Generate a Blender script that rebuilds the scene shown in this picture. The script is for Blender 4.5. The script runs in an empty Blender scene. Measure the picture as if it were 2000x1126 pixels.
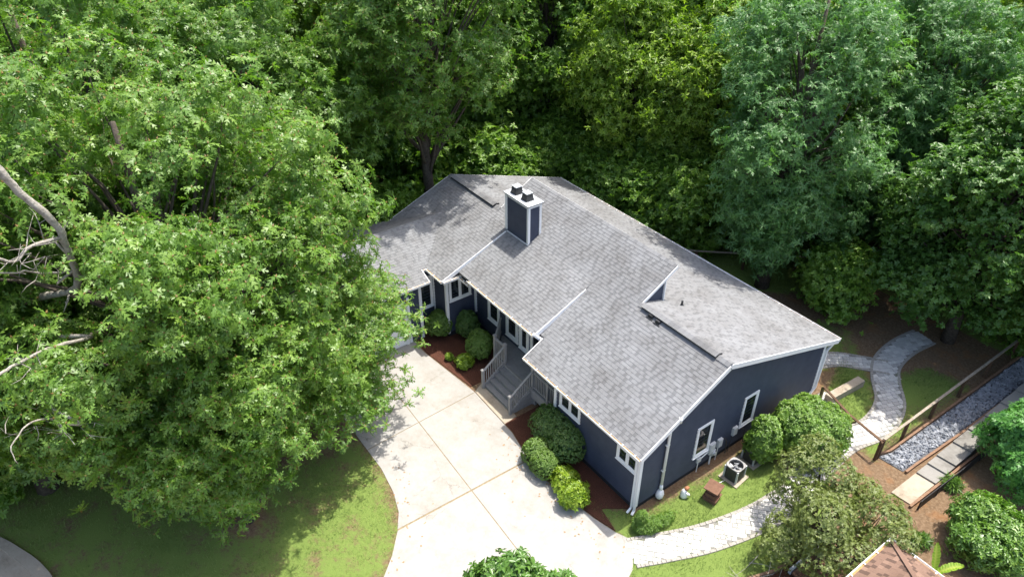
import bpy, math, random
import numpy as np
from mathutils import Vector, Matrix

rng = np.random.default_rng(7)
random.seed(7)
PI = math.pi
scn = bpy.context.scene
COL = scn.collection

# ------------------------------------------------------------------ camera
F_PX, PITCH, YAW = 1438.2, math.radians(34.72), math.radians(144.14)
CAM = np.array([11.47, -13.73, 21.80])
FWD = np.array([math.cos(PITCH)*math.cos(YAW), math.cos(PITCH)*math.sin(YAW), -math.sin(PITCH)])
RGT = np.array([math.sin(YAW), -math.cos(YAW), 0.0])
UPV = np.cross(RGT, FWD)
cd = bpy.data.cameras.new('camera'); cam = bpy.data.objects.new('camera', cd); COL.objects.link(cam)
cd.sensor_width = 36.0; cd.lens = F_PX/2000*36.0; cd.clip_end = 1000; cd.clip_start = 0.1
cam.matrix_world = Matrix(((RGT[0], UPV[0], -FWD[0], CAM[0]), (RGT[1], UPV[1], -FWD[1], CAM[1]),
                           (RGT[2], UPV[2], -FWD[2], CAM[2]), (0, 0, 0, 1)))
scn.camera = cam

# ------------------------------------------------------------------ sky, sun, exposure
SUN_EL = math.radians(71.5)
world = bpy.data.worlds.new('World'); scn.world = world; world.use_nodes = True
wn = world.node_tree.nodes; wl = world.node_tree.links
sky = wn.new('ShaderNodeTexSky'); sky.sky_type = 'NISHITA'; sky.sun_disc = False
sky.sun_elevation = SUN_EL; sky.sun_rotation = 0.0; sky.dust_density = 3.5; sky.ozone_density = .6
wl.new(sky.outputs[0], wn['Background'].inputs[0]); wn['Background'].inputs[1].default_value = 0.15
sd = bpy.data.lights.new('sun', 'SUN'); sd.energy = 3.0; sd.angle = math.radians(0.55); sd.color = (1.0, 0.955, 0.88)
sun = bpy.data.objects.new('sun', sd); COL.objects.link(sun)
sun.rotation_euler = (-(PI/2-SUN_EL), 0, 0); sun.location = (0, 20, 50)
vs = scn.view_settings; vs.view_transform = 'Standard'; vs.look = 'None'; vs.exposure = 1.38; vs.gamma = 1.0
vs.use_curve_mapping = False

def ray(u, v):
    return FWD*F_PX + RGT*(u-1000) - UPV*(v-563)
def G(u, v, z=0.0):            # point of the place that a photo pixel shows, at height z
    d = ray(u, v); t = (z-CAM[2])/d[2]; return CAM + t*d
def g2(u, v, z=0.0):
    P = G(u, v, z); return (float(P[0]), float(P[1]))
def pxm(P): return F_PX/np.linalg.norm(np.asarray(P)-CAM)

# ------------------------------------------------------------------ materials
MATS = {}
def nmat(name, rough=0.7, spec=0.3):
    m = bpy.data.materials.new(name); m.use_nodes = True; MATS[name] = m
    b = m.node_tree.nodes['Principled BSDF']; b.inputs['Roughness'].default_value = rough
    b.inputs['Specular IOR Level'].default_value = spec
    return m, m.node_tree.nodes, m.node_tree.links, b
def ramp(N, stops):
    r = N.new('ShaderNodeValToRGB'); e = r.color_ramp.elements
    e[0].position, e[0].color = stops[0][0], (*stops[0][1], 1)
    e[1].position, e[1].color = stops[-1][0], (*stops[-1][1], 1)
    for p, c in stops[1:-1]:
        k = e.new(p); k.color = (*c, 1)
    return r
def noise(N, L, scale, detail=6, rough=.6, vec=None):
    t = N.new('ShaderNodeTexNoise'); t.inputs['Scale'].default_value = scale
    t.inputs['Detail'].default_value = detail; t.inputs['Roughness'].default_value = rough
    if vec is not None: L.new(vec, t.inputs['Vector'])
    return t
def objco(N): return N.new('ShaderNodeTexCoord').outputs['Object']
def geopos(N): return N.new('ShaderNodeNewGeometry').outputs['Position']
def bump(N, L, b, h, strength=.3, dist=.02):
    bp = N.new('ShaderNodeBump'); bp.inputs['Strength'].default_value = strength; bp.inputs['Distance'].default_value = dist
    L.new(h, bp.inputs['Height']); L.new(bp.outputs[0], b.inputs['Normal'])
def mixc(N, L, fac, a, b, mode='MIX'):
    m = N.new('ShaderNodeMix'); m.data_type = 'RGBA'; m.blend_type = mode
    for s, v in ((0, fac), (6, a), (7, b)):
        if isinstance(v, (int, float)): m.inputs[s].default_value = v
        elif isinstance(v, tuple): m.inputs[s].default_value = (*v, 1)
        else: L.new(v, m.inputs[s])
    return m.outputs[2]
def math_(N, L, op, a, b=None, clamp=False):
    m = N.new('ShaderNodeMath'); m.operation = op; m.use_clamp = clamp
    for i, v in enumerate((a, b)):
        if v is None: continue
        if isinstance(v, (int, float)): m.inputs[i].default_value = v
        else: L.new(v, m.inputs[i])
    return m.outputs[0]

def noisy(name, c1, c2, scale, rough=.8, bs=.3, bd=.01, spec=.2, pos=True, scale2=None):
    m, N, L, b = nmat(name, rough, spec)
    v = geopos(N) if pos else objco(N)
    n = noise(N, L, scale, 8, .65, v)
    r = ramp(N, [(.3, c1), (.7, c2)]); L.new(n.outputs[0], r.inputs[0])
    c = r.outputs[0]
    if scale2:
        n2 = noise(N, L, scale2, 3, .5, v)
        c = mixc(N, L, math_(N, L, 'MULTIPLY', n2.outputs[0], .6), c, tuple(x*.55 for x in c1))
    L.new(c, b.inputs['Base Color']); bump(N, L, b, n.outputs[0], bs, bd)
    return m

def concrete(name, base, stain, stain2):
    m, N, L, b = nmat(name, .85, .15); v = geopos(N)
    n1 = noise(N, L, .55, 5, .6, v); n2 = noise(N, L, 4.5, 8, .7, v); n3 = noise(N, L, 60, 4, .7, v)
    r1 = ramp(N, [(.5, base), (.72, stain)]); L.new(n1.outputs[0], r1.inputs[0])
    f = math_(N, L, 'MULTIPLY', n2.outputs[0], n1.outputs[0])
    r2 = ramp(N, [(.24, (0, 0, 0)), (.42, (.75, .75, .75))]); L.new(f, r2.inputs[0])
    c = mixc(N, L, r2.outputs[0], r1.outputs[0], stain2)
    vo = N.new('ShaderNodeTexVoronoi'); vo.feature = 'DISTANCE_TO_EDGE'; vo.inputs['Scale'].default_value = .42
    dn = N.new('ShaderNodeVectorMath'); dn.operation = 'MULTIPLY_ADD'; L.new(n2.outputs['Color'], dn.inputs[0]); dn.inputs[1].default_value = (.5, .5, 0); L.new(v, dn.inputs[2]); L.new(dn.outputs[0], vo.inputs['Vector'])
    rc = ramp(N, [(.0, (.55, .52, .48)), (.006, (1, 1, 1))]); L.new(vo.outputs['Distance'], rc.inputs[0])
    rm = ramp(N, [(.5, (0, 0, 0)), (.6, (.8, .8, .8))]); L.new(n1.outputs[0], rm.inputs[0])
    c = mixc(N, L, rm.outputs[0], c, mixc(N, L, 1.0, c, rc.outputs[0], 'MULTIPLY'))
    n4 = noise(N, L, 1.7, 9, .72, v); r4 = ramp(N, [(.34, (.88, .865, .845)), (.56, (1, 1, 1))]); L.new(n4.outputs[0], r4.inputs[0])
    c = mixc(N, L, 1.0, c, r4.outputs[0], 'MULTIPLY')
    r3 = ramp(N, [(.35, (.86, .86, .86)), (.6, (1, 1, 1))]); L.new(n3.outputs[0], r3.inputs[0])
    c = mixc(N, L, 1.0, c, r3.outputs[0], 'MULTIPLY')
    L.new(c, b.inputs['Base Color']); bump(N, L, b, n3.outputs[0], .15, .004)
    return m
concrete('concrete', (.325, .315, .292), (.308, .295, .268), (.275, .255, .222))
concrete('old_concrete', (.37, .32, .25), (.30, .25, .19), (.22, .175, .125))
concrete('step_stone', (.25, .24, .22), (.18, .172, .16), (.13, .125, .11))

def leafmat(name, dark, mid, light, tipc=None, transl=.3, rough=.42):
    m, N, L, b = nmat(name, rough, .45)
    at = N.new('ShaderNodeAttribute'); at.attribute_name = 'tint'
    oi = N.new('ShaderNodeObjectInfo')
    t = math_(N, L, 'ADD', at.outputs['Fac'], math_(N, L, 'MULTIPLY', math_(N, L, 'SUBTRACT', oi.outputs['Random'], .5), .18))
    stops = [(0, dark), (.45, mid), (.92, light)]
    if tipc: stops += [(1.0, tipc)]
    r = ramp(N, stops); L.new(t, r.inputs[0])
    L.new(r.outputs[0], b.inputs['Base Color'])
    tr = N.new('ShaderNodeBsdfTranslucent')
    c2 = mixc(N, L, 1.0, r.outputs[0], (1.1, 1.3, .45), 'MULTIPLY'); L.new(c2, tr.inputs['Color'])
    ms = N.new('ShaderNodeMixShader'); ms.inputs[0].default_value = transl
    out = N['Material Output']
    L.new(b.outputs[0], ms.inputs[1]); L.new(tr.outputs[0], ms.inputs[2]); L.new(ms.outputs[0], out.inputs[0])
    return m
leafmat('oak_leaf', (.068, .142, .022), (.125, .236, .036), (.235, .355, .066), (.22, .15, .045), transl=.42)
leafmat('broad_leaf', (.085, .185, .028), (.15, .275, .038), (.25, .38, .06), transl=.45)
leafmat('lime_leaf', (.115, .215, .027), (.195, .305, .036), (.30, .41, .064), transl=.45)
leafmat('blue_leaf', (.07, .165, .048), (.11, .235, .07), (.185, .33, .115), transl=.42)
leafmat('dark_leaf', (.06, .14, .026), (.095, .20, .038), (.155, .275, .058), transl=.42)
leafmat('pine_leaf', (.065, .13, .022), (.10, .185, .032), (.16, .25, .05), transl=.3)
leafmat('box_leaf', (.065, .135, .02), (.115, .205, .032), (.20, .285, .055), transl=.25)
leafmat('boxdark_leaf', (.05, .11, .024), (.085, .165, .034), (.15, .22, .055), (.22, .14, .06), transl=.25)
leafmat('gold_leaf', (.11, .20, .014), (.20, .305, .02), (.34, .42, .045), transl=.3)
leafmat('holly_leaf', (.07, .15, .02), (.13, .24, .034), (.23, .34, .06), (.28, .2, .06), transl=.3)
leafmat('myrtle_leaf', (.085, .115, .025), (.145, .185, .045), (.215, .255, .075), (.34, .19, .14), transl=.3)
leafmat('fig_leaf', (.055, .17, .032), (.09, .25, .05), (.16, .36, .085), transl=.35)
leafmat('laurel_leaf', (.055, .13, .02), (.105, .21, .034), (.21, .33, .06), transl=.3, rough=.33)
leafmat('banana_leaf', (.12, .25, .02), (.20, .34, .03), (.36, .45, .08), transl=.4)
leafmat('grass_blade', (.075, .135, .026), (.145, .225, .048), (.28, .315, .095), transl=.3, rough=.6)
leafmat('red_leaf', (.06, .018, .015), (.11, .025, .02), (.17, .05, .03), transl=.15)

noisy('bark', (.045, .036, .028), (.12, .10, .08), 9, .9, .8, .03)
noisy('pale_bark', (.2, .18, .155), (.42, .39, .34), 9, .95, 1.0, .05)
noisy('mulch', (.045, .018, .012), (.17, .07, .042), 26, .95, 1.0, .05, scale2=3)
noisy('white_trim', (.72, .73, .73), (.80, .80, .79), 3, .5, .03, .002)
noisy('pvc', (.70, .71, .70), (.78, .78, .76), 3, .35, .02, .002, spec=.5)
noisy('gutter_debris', (.22, .12, .045), (.42, .28, .13), 14, .95, .6, .02)
noisy('deck_paint', (.165, .165, .165), (.215, .215, .212), 5, .7, .1, .003)
noisy('rail_paint', (.25, .245, .235), (.33, .32, .31), 5, .65, .08, .003)
noisy('foundation', (.02, .022, .026), (.035, .037, .042), 12, .9, .3, .01)
noisy('dark_metal', (.02, .021, .023), (.04, .042, .045), 8, .4, .05, .003, spec=.5)
noisy('cap_metal', (.34, .36, .38), (.48, .50, .52), 5, .35, .05, .003, spec=.6)
noisy('steel_grey', (.38, .40, .41), (.50, .52, .52), 5, .45, .04, .002, spec=.5)
noisy('fence_wood', (.055, .032, .02), (.14, .085, .05), 11, .85, .4, .01)
noisy('weathered_wood', (.20, .165, .12), (.36, .31, .25), 11, .85, .4, .01)
noisy('mossy_wood', (.12, .11, .04), (.22, .19, .08), 11, .85, .4, .01)
noisy('box_wood', (.10, .052, .032), (.19, .105, .068), 9, .8, .3, .006)
noisy('rock', (.11, .12, .138), (.36, .375, .40), 3.2, .75, .5, .02)
noisy('rock_base', (.06, .064, .072), (.14, .145, .155), 18, .9, .9, .04)
noisy('sand_joint', (.15, .145, .135), (.24, .23, .21), 20, .95, .4, .01)
noisy('black_sheet', (.012, .013, .015), (.028, .029, .032), 6, .6, .2, .01)
noisy('terracotta', (.25, .10, .05), (.42, .2, .1), 9, .8, .2, .01)
noisy('joint_fill', (.15, .12, .075), (.28, .225, .135), 13, .95, .4, .01)
noisy('asphalt', (.16, .16, .16), (.25, .25, .245), 30, .9, .4, .01)
noisy('timber_edge', (.13, .075, .045), (.27, .17, .11), 8, .85, .4, .01)
noisy('soffit', (.5, .5, .5), (.6, .6, .6), 4, .7, .02, .002)

def siding_mat():
    m, N, L, b = nmat('siding', .55, .35); v = geopos(N)
    n = noise(N, L, 2.2, 6, .6, v); n2 = noise(N, L, 40, 3, .6, v)
    r = ramp(N, [(.3, (.034, .043, .070)), (.7, (.050, .061, .092))]); L.new(n.outputs[0], r.inputs[0])
    L.new(r.outputs[0], b.inputs['Base Color']); bump(N, L, b, n2.outputs[0], .08, .003)
siding_mat()
def glass_mat():
    m, N, L, b = nmat('window_glass', .04, .9)
    b.inputs['Base Color'].default_value = (.012, .016, .018, 1)
glass_mat()
def shingle_mat(name, a, c, e):
    m, N, L, b = nmat(name, .92, .15); v = geopos(N)
    at = N.new('ShaderNodeAttribute'); at.attribute_name = 'tint'
    t = at.outputs['Fac']
    r = ramp(N, [(0, a), (.30, a), (.42, c), (.8, c), (1, e)]); L.new(t, r.inputs[0])
    n = noise(N, L, 90, 3, .7, v); n2 = noise(N, L, .8, 5, .65, v)
    r1 = ramp(N, [(.3, (.74, .74, .74)), (.7, (1.16, 1.16, 1.16))]); L.new(n.outputs[0], r1.inputs[0])
    r2 = ramp(N, [(.3, (.78, .76, .74)), (.6, (1.05, 1.05, 1.05))]); L.new(n2.outputs[0], r2.inputs[0])
    col = mixc(N, L, 1.0, mixc(N, L, 1.0, r.outputs[0], r1.outputs[0], 'MULTIPLY'), r2.outputs[0], 'MULTIPLY')
    L.new(col, b.inputs['Base Color']); bump(N, L, b, n.outputs[0], .3, .004)
shingle_mat('shingle', (.155, .158, .162), (.194, .198, .203), (.214, .218, .223))
shingle_mat('shingle_brown', (.10, .065, .05), (.18, .115, .085), (.24, .155, .115))
def paver_mat():
    m, N, L, b = nmat('paver', .85, .2); v = geopos(N)
    oi = N.new('ShaderNodeObjectInfo')
    r = ramp(N, [(0, (.36, .35, .33)), (.5, (.46, .45, .43)), (1, (.56, .545, .51))]); L.new(oi.outputs['Random'], r.inputs[0])
    n = noise(N, L, 25, 6, .7, v); r1 = ramp(N, [(.3, (.8, .8, .8)), (.7, (1.1, 1.1, 1.1))]); L.new(n.outputs[0], r1.inputs[0])
    L.new(mixc(N, L, 1.0, r.outputs[0], r1.outputs[0], 'MULTIPLY'), b.inputs['Base Color']); bump(N, L, b, n.outputs[0], .3, .006)
paver_mat()
noisy('paver_border', (.23, .215, .19), (.34, .32, .285), 12, .9, .3, .01)

def ground_mat():
    m, N, L, b = nmat('ground', .95, .1); v = geopos(N)
    at = N.new('ShaderNodeAttribute'); at.attribute_name = 'grass'
    n1 = noise(N, L, 1.1, 8, .7, v); n2 = noise(N, L, 9, 8, .75, v); n3 = noise(N, L, 45, 4, .8, v)
    litter = ramp(N, [(.25, (.07, .046, .028)), (.5, (.165, .11, .066)), (.75, (.30, .22, .145))]); L.new(n2.outputs[0], litter.inputs[0])
    clay = ramp(N, [(.3, (.17, .085, .04)), (.7, (.27, .155, .08))]); L.new(n2.outputs[0], clay.inputs[0])
    soil = mixc(N, L, ramp_fac(N, L, n1.outputs[0], .52, .66), litter.outputs[0], clay.outputs[0])
    gr = ramp(N, [(.2, (.07, .115, .025)), (.5, (.145, .205, .048)), (.8, (.28, .285, .10))]); L.new(n3.outputs[0], gr.inputs[0])
    gr2 = mixc(N, L, math_(N, L, 'MULTIPLY', n1.outputs[0], .55), gr.outputs[0], (.125, .19, .042))
    f = math_(N, L, 'ADD', at.outputs['Fac'], math_(N, L, 'MULTIPLY', math_(N, L, 'SUBTRACT', n1.outputs[0], .5), 1.3))
    f = math_(N, L, 'ADD', f, math_(N, L, 'MULTIPLY', math_(N, L, 'SUBTRACT', n2.outputs[0], .5), .8))
    L.new(mixc(N, L, ramp_fac(N, L, f, .38, .62), soil, gr2), b.inputs['Base Color'])
    bump(N, L, b, n3.outputs[0], .8, .04)
def ramp_fac(N, L, src, a, c):
    r = ramp(N, [(a, (0, 0, 0)), (c, (1, 1, 1))]); L.new(src, r.inputs[0]); return r.outputs[0]
ground_mat()

# ------------------------------------------------------------------ mesh helpers
def link(o, parent=None):
    COL.objects.link(o)
    if parent is not None: o.parent = parent
    return o
def tag(o, label=None, cat=None, group=None, kind=None):
    if label: o['label'] = label
    if cat: o['category'] = cat
    if group: o['group'] = group
    if kind: o['kind'] = kind
    return o
def root(name, loc, label, cat, group=None):
    o = bpy.data.objects.new(name, None); o.empty_display_size = .2; link(o); o.location = loc
    return tag(o, label, cat, group)
def np_mesh(name, V, Fc, mat, tint=None, smooth=False):
    me = bpy.data.meshes.new(name)
    V = np.asarray(V, dtype=np.float32); 
    if isinstance(Fc, np.ndarray):
        n, k = Fc.shape
        me.vertices.add(len(V)); me.vertices.foreach_set('co', V.ravel())
        me.loops.add(n*k); me.loops.foreach_set('vertex_index', Fc.astype(np.int32).ravel())
        me.polygons.add(n); me.polygons.foreach_set('loop_start', np.arange(0, n*k, k, dtype=np.int32))
        me.polygons.foreach_set('loop_total', np.full(n, k, dtype=np.int32))
        me.update(calc_edges=True)
    else:
        me.from_pydata([tuple(map(float, v)) for v in V], [], Fc); me.update()
    me.materials.append(MATS[mat])
    if tint is not None:
        a = me.attributes.new('tint', 'FLOAT', 'POINT'); a.data.foreach_set('value', np.asarray(tint, dtype=np.float32))
    if smooth:
        me.polygons.foreach_set('use_smooth', np.ones(len(me.polygons), dtype=bool))
    return me

class MB:
    def __init__(s): s.v = []; s.f = []; s.t = []
    def add(s, V, F, t=0.5):
        o = len(s.v); s.v += [tuple(map(float, p)) for p in V]; s.f += [tuple(i+o for i in f) for f in F]; s.t += [t]*len(V); return s
    def box(s, x0, x1, y0, y1, z0, z1, t=.5):
        V = [(x, y, z) for z in (z0, z1) for y in (y0, y1) for x in (x0, x1)]
        return s.add(V, [(0, 2, 3, 1), (4, 5, 7, 6), (0, 1, 5, 4), (2, 6, 7, 3), (0, 4, 6, 2), (1, 3, 7, 5)], t)
    def bar(s, p0, p1, w, h, up=(0, 0, 1), t=.5):
        p0 = np.array(p0, float); p1 = np.array(p1, float); d = p1-p0; d /= np.linalg.norm(d)
        up = np.array(up, float)
        if abs(d.dot(up)) > .98: up = np.array((1., 0, 0))
        sd_ = np.cross(d, up); sd_ /= np.linalg.norm(sd_); u = np.cross(sd_, d)
        V = []
        for p in (p0, p1):
            for a, b_ in ((-1, -1), (1, -1), (1, 1), (-1, 1)): V.append(p + sd_*a*w/2 + u*b_*h/2)
        return s.add(V, [(0, 1, 2, 3), (7, 6, 5, 4), (0, 4, 5, 1), (1, 5, 6, 2), (2, 6, 7, 3), (3, 7, 4, 0)], t)
    def prism(s, poly, z0, z1, t=.5):      # z0,z1 numbers or lists
        n = len(poly)
        a = z0 if isinstance(z0, (list, tuple)) else [z0]*n; b_ = z1 if isinstance(z1, (list, tuple)) else [z1]*n
        ar = sum(poly[i][0]*poly[(i+1) % n][1]-poly[(i+1) % n][0]*poly[i][1] for i in range(n))
        if ar < 0: poly = poly[::-1]; a = list(a)[::-1]; b_ = list(b_)[::-1]
        V = [(p[0], p[1], a[i]) for i, p in enumerate(poly)] + [(p[0], p[1], b_[i]) for i, p in enumerate(poly)]
        Fc = [tuple(range(n))[::-1], tuple(range(n, 2*n))] + [(i, (i+1) % n, n+(i+1) % n, n+i) for i in range(n)]
        return s.add(V, Fc, t)
    def tube(s, pts, rad, n=8, cap=True, t=.5):
        pts = [np.array(p, float) for p in pts]
        if not isinstance(rad, (list, tuple, np.ndarray)): rad = [rad]*len(pts)
        V = []; prev = None
        for i, p in enumerate(pts):
            d = pts[min(i+1, len(pts)-1)]-pts[max(i-1, 0)]; d = d/(np.linalg.norm(d)+1e-9)
            if prev is None:
                a = np.array((0, 0, 1.)) if abs(d[2]) < .9 else np.array((1., 0, 0))
                u = np.cross(d, a)
            else: u = prev - d*prev.dot(d)
            u /= np.linalg.norm(u)+1e-9; prev = u; w = np.cross(d, u)
            for k in range(n):
                an = 2*PI*k/n; V.append(p + (u*math.cos(an)+w*math.sin(an))*rad[i])
        Fc = [(i*n+k, i*n+(k+1) % n, (i+1)*n+(k+1) % n, (i+1)*n+k) for i in range(len(pts)-1) for k in range(n)]
        if cap: Fc += [tuple(range(n))[::-1], tuple(range((len(pts)-1)*n, len(pts)*n))]
        return s.add(V, Fc, t)
    def build(s, name, mat, parent=None, origin=(0, 0, 0), smooth=False):
        V = np.array(s.v)-np.array(origin)
        me = np_mesh(name, V, s.f, mat, s.t, smooth)
        return link(bpy.data.objects.new(name, me), parent)
def one(name, mat, parent, origin, fn, smooth=False):
    m = MB(); fn(m); return m.build(name, mat, parent, origin, smooth)
def inpoly(x, y, poly):
    x = np.asarray(x, float); y = np.asarray(y, float); r = np.zeros(x.shape, bool); n = len(poly)
    for i in range(n):
        x0, y0 = poly[i]; x1, y1 = poly[(i+1) % n]
        if y0 == y1: continue
        c = ((y0 > y) != (y1 > y)) & (x < (x1-x0)*(y-y0)/(y1-y0)+x0); r ^= c
    return r
def pdist(x, y, poly):        # distance to polygon edge
    d = np.full(np.shape(x), 1e9); n = len(poly)
    for i in range(n):
        a = np.array(poly[i]); b_ = np.array(poly[(i+1) % n]); ab = b_-a
        t = np.clip(((x-a[0])*ab[0]+(y-a[1])*ab[1])/(ab.dot(ab)+1e-9), 0, 1)
        d = np.minimum(d, np.hypot(x-a[0]-t*ab[0], y-a[1]-t*ab[1]))
    return d
def smooth_line(pts, k=6):    # Catmull-Rom
    P = [np.array(p, float) for p in pts]; P = [2*P[0]-P[1]]+P+[2*P[-1]-P[-2]]; out = []
    for i in range(1, len(P)-2):
        for j in range(k):
            t = j/k; out.append(tuple(.5*((2*P[i])+(-P[i-1]+P[i+1])*t+(2*P[i-1]-5*P[i]+4*P[i+1]-P[i+2])*t*t+(-P[i-1]+3*P[i]-3*P[i+1]+P[i+2])*t**3)))
    out.append(tuple(P[-2])); return out

# ------------------------------------------------------------------ ground
lawns = {
 'left': [g2(*p) for p in ((-300, 880), (0, 895), (250, 930), (420, 960), (640, 880), (690, 850), (760, 930), (782, 1000), (776, 1060), (748, 1140), (700, 1300), (100, 1300), (-300, 1200))],
 'side': [(-1.9, -1.3), (-.7, -.7), (.05, -.2), (.3, .3), (.5, 6.2), (2.2, 6.0), (4.2, 6), (5.4, 3.5), (4.2, .6), (2.4, -2.6), (1.2, -1.6), (.5, -1.2)],
 'island': [(.4, 10.9), (1.6, 10.2), (2.5, 10.8), (1.6, 13.0), (.2, 13.8), (-.6, 13.4)],
 'yard': [(3.1, 9.3), (3.7, 9.3), (3.7, 16.5), (2.0, 16.2), (1.4, 14.6), (3.0, 12)],
 'back': [(-14, 14), (-7, 14), (-3.5, 18), (-2, 24), (-8, 24), (-16, 19)],
 'far': [(-4.5, 13.0), (-2, 11.3), (-.8, 12.2), (0, 14), (-1.5, 15.6), (-4, 15)],
}
def ground():
    xs = np.unique(np.concatenate([np.linspace(-250, -32, 14), np.arange(-32, 16, .3), np.linspace(16, 250, 12)]))
    ys = np.unique(np.concatenate([np.linspace(-250, -24, 12), np.arange(-24, 28, .3), np.linspace(28, 250, 14)]))
    X, Y = np.meshgrid(xs, ys); nx, ny = len(xs), len(ys)
    Z = np.zeros_like(X)
    V = np.stack([X.ravel(), Y.ravel(), Z.ravel()], 1)
    i = np.arange(nx*ny).reshape(ny, nx)
    Fc = np.stack([i[:-1, :-1].ravel(), i[:-1, 1:].ravel(), i[1:, 1:].ravel(), i[1:, :-1].ravel()], 1)
    g = np.where((V[:, 1] > 20) | (V[:, 0] < -19), .62, .12)
    for k, P in lawns.items():
        ins = inpoly(V[:, 0], V[:, 1], P); d = pdist(V[:, 0], V[:, 1], P)
        hi = {'left': .63, 'side': .95, 'island': .85, 'yard': .75, 'back': .85, 'far': .6}[k]
        val = np.where(ins, .45+np.clip(d/.6, 0, 1)*(hi-.45), .45-np.clip(d/.5, 0, 1)*.33)
        g = np.maximum(g, val)
    bare = G(475, 1005); dd = np.hypot((V[:, 0]-bare[0])/1.2, (V[:, 1]-bare[1])/.9)
    g -= np.clip(1.3-dd, 0, 1)*.5
    me = np_mesh('ground', V, Fc, 'ground')
    a = me.attributes.new('grass', 'FLOAT', 'POINT'); a.data.foreach_set('value', g.astype(np.float32))
    o = link(bpy.data.objects.new('ground', me)); tag(o, 'leaf-strewn soil and lawn ground around the house', kind='structure')
ground()

# driveway as slabs ------------------------------------------------
right_edge = [(-13.3, -1.62)] + [(-12.1, -1.62), (-8.62, -1.22), (-6.28, -1.3)] + [g2(*p) for p in ((1000, 845), (1023, 882), (1034, 916), (1065, 938), (1098, 958), (1125, 985), (1160, 1012), (1200, 1038), (1238, 1056))]
right_edge += [(1.75, -1.72), (2.3, -3.0), (2.35, -6.5), (1.2, -13), (1.0, -22)]
left_edge = [(-13.3, -6.6), (-12.2, -6.45)] + [g2(*p) for p in ((705, 862), (745, 915), (768, 960), (779, 1000), (776, 1040), (766, 1085), (750, 1126))] + [(-2.5, -11.5), (-2.3, -22)]
drive_poly = right_edge + left_edge[::-1]
jx = (G(778, 1034), G(1022, 903))           # cross joint
jl = (G(795, 795), G(1012, 1075))           # long joint
def clip_half(poly, p, n):
    out = []; m_ = len(poly)
    for i in range(m_):
        a = poly[i]; b_ = poly[(i+1) % m_]
        da = (a[0]-p[0])*n[0]+(a[1]-p[1])*n[1]; db = (b_[0]-p[0])*n[0]+(b_[1]-p[1])*n[1]
        if da >= 0: out.append(a)
        if (da >= 0) != (db >= 0):
            t = da/(da-db); out.append((a[0]+t*(b_[0]-a[0]), a[1]+t*(b_[1]-a[1])))
    return out
def lnorm(a, b_):
    d = np.array(b_[:2])-np.array(a[:2]); d /= np.linalg.norm(d); return np.array((-d[1], d[0]))
drive = MB(); drive.prism(drive_poly, -.2, .012); dv = drive.build('driveway', 'joint_fill'); tag(dv, 'pale concrete driveway with brown filled joints', kind='structure')
nl = lnorm(*jl); nx_ = lnorm(*jx)
c2a, c2b = np.array(G(812, 828)), np.array(G(905, 778))      # faint cross joint higher up
n2_ = lnorm(c2a, c2b)
e_ = .018
def off(p, n, s, e=e_): return (p[0]+n[0]*s*e, p[1]+n[1]*s*e)
for sl in (1, -1):
    for zone in range(3):
        P = clip_half(drive_poly, off(jl[0], nl, sl), nl*sl)
        # zones along the drive: garage side, middle, road side
        sx = 1 if np.dot(np.array((-13, -3))-jx[0][:2], nx_) > 0 else -1
        s2 = 1 if np.dot(np.array((-13, -3))-c2a[:2], n2_) > 0 else -1
        if zone == 0: P = clip_half(P, off(c2a, n2_, s2), n2_*s2)
        elif zone == 1: P = clip_half(clip_half(P, off(c2a, n2_, -s2), n2_*-s2), off(jx[0], nx_, sx, .035), nx_*sx)
        else: P = clip_half(P, off(jx[0], nx_, -sx, .035), nx_*-sx)
        if len(P) > 2: one('slab', 'concrete', dv, (0, 0, 0), lambda m: m.prism(P, -.15, .022))
land = MB(); land.prism([(-8.95, -.55), (-6.35, -.62), (-6.25, -1.27), (-8.6, -1.19)], -.1, .03)
tag(land.build('landing', 'old_concrete'), 'small tan concrete landing at the foot of the porch steps', kind='structure')

# mulch beds --------------------------------------------------------
def bed(poly, label, h=.035):
    m = MB(); m.prism(poly, -.05, h); o = m.build('mulch_bed', 'mulch'); tag(o, label, kind='structure'); return o
bed([(-13.3, -1.56), (-12.1, -1.56), (-8.98, -1.18), (-8.98, 1.5), (-12.4, 1.5), (-12.5, -.1), (-13.3, -.1)], 'reddish mulch bed between the garage and the porch steps')
bed([(-6.3, -.7)] + [(x, y+.05) for x, y in right_edge[3:12]] + [(-.75, -.9), (-.3, -.25), (-.05, 0), (-4.6, 0), (-4.6, 1.5), (-6.3, 1.5)], 'dark mulch bed along the front wall under the clipped shrubs')

# street kerb ring at lower left -----------------------------------
kc = G(-60, 1150); arc = [g2(*p) for p in ((-60, 1035), (0, 1050), (45, 1075), (80, 1100), (108, 1135), (118, 1180))]
arc = smooth_line(arc, 5); ctr = np.array(g2(-40, 1220))
inner = [tuple(np.array(p)+(ctr-np.array(p))/np.linalg.norm(ctr-np.array(p))*.42) for p in arc]
m = MB()
for i in range(len(arc)-1): m.prism([arc[i], arc[i+1], inner[i+1], inner[i]], -.1, .11)
tag(m.build('kerb', 'old_concrete'), 'curved worn concrete kerb round the lawn corner', kind='structure')
m = MB(); m.prism(inner+[tuple(ctr)], -.05, .03); tag(m.build('road', 'old_concrete'), 'leaf littered pavement inside the curved kerb', kind='structure')

# ------------------------------------------------------------------ HOUSE
H = root('house', (0, 0, 0), 'long navy blue lap sided house with grey shingle roof and white trim', 'house')
O0 = (0, 0, 0)
ZR = 5.33; YR = 3.6
def zR(y): return 3.2+.534*(y+.35)
def zB(y): return ZR-.312*(y-YR)
def zL(y): return ZR+.40*(y-YR)
def zMl(y): return 5.165+.44*(y-3.3)
def zMu(y): return 5.165+.586*(y-3.3)
def zG(x): return 3.4+.4*(-12.7-x)

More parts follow.
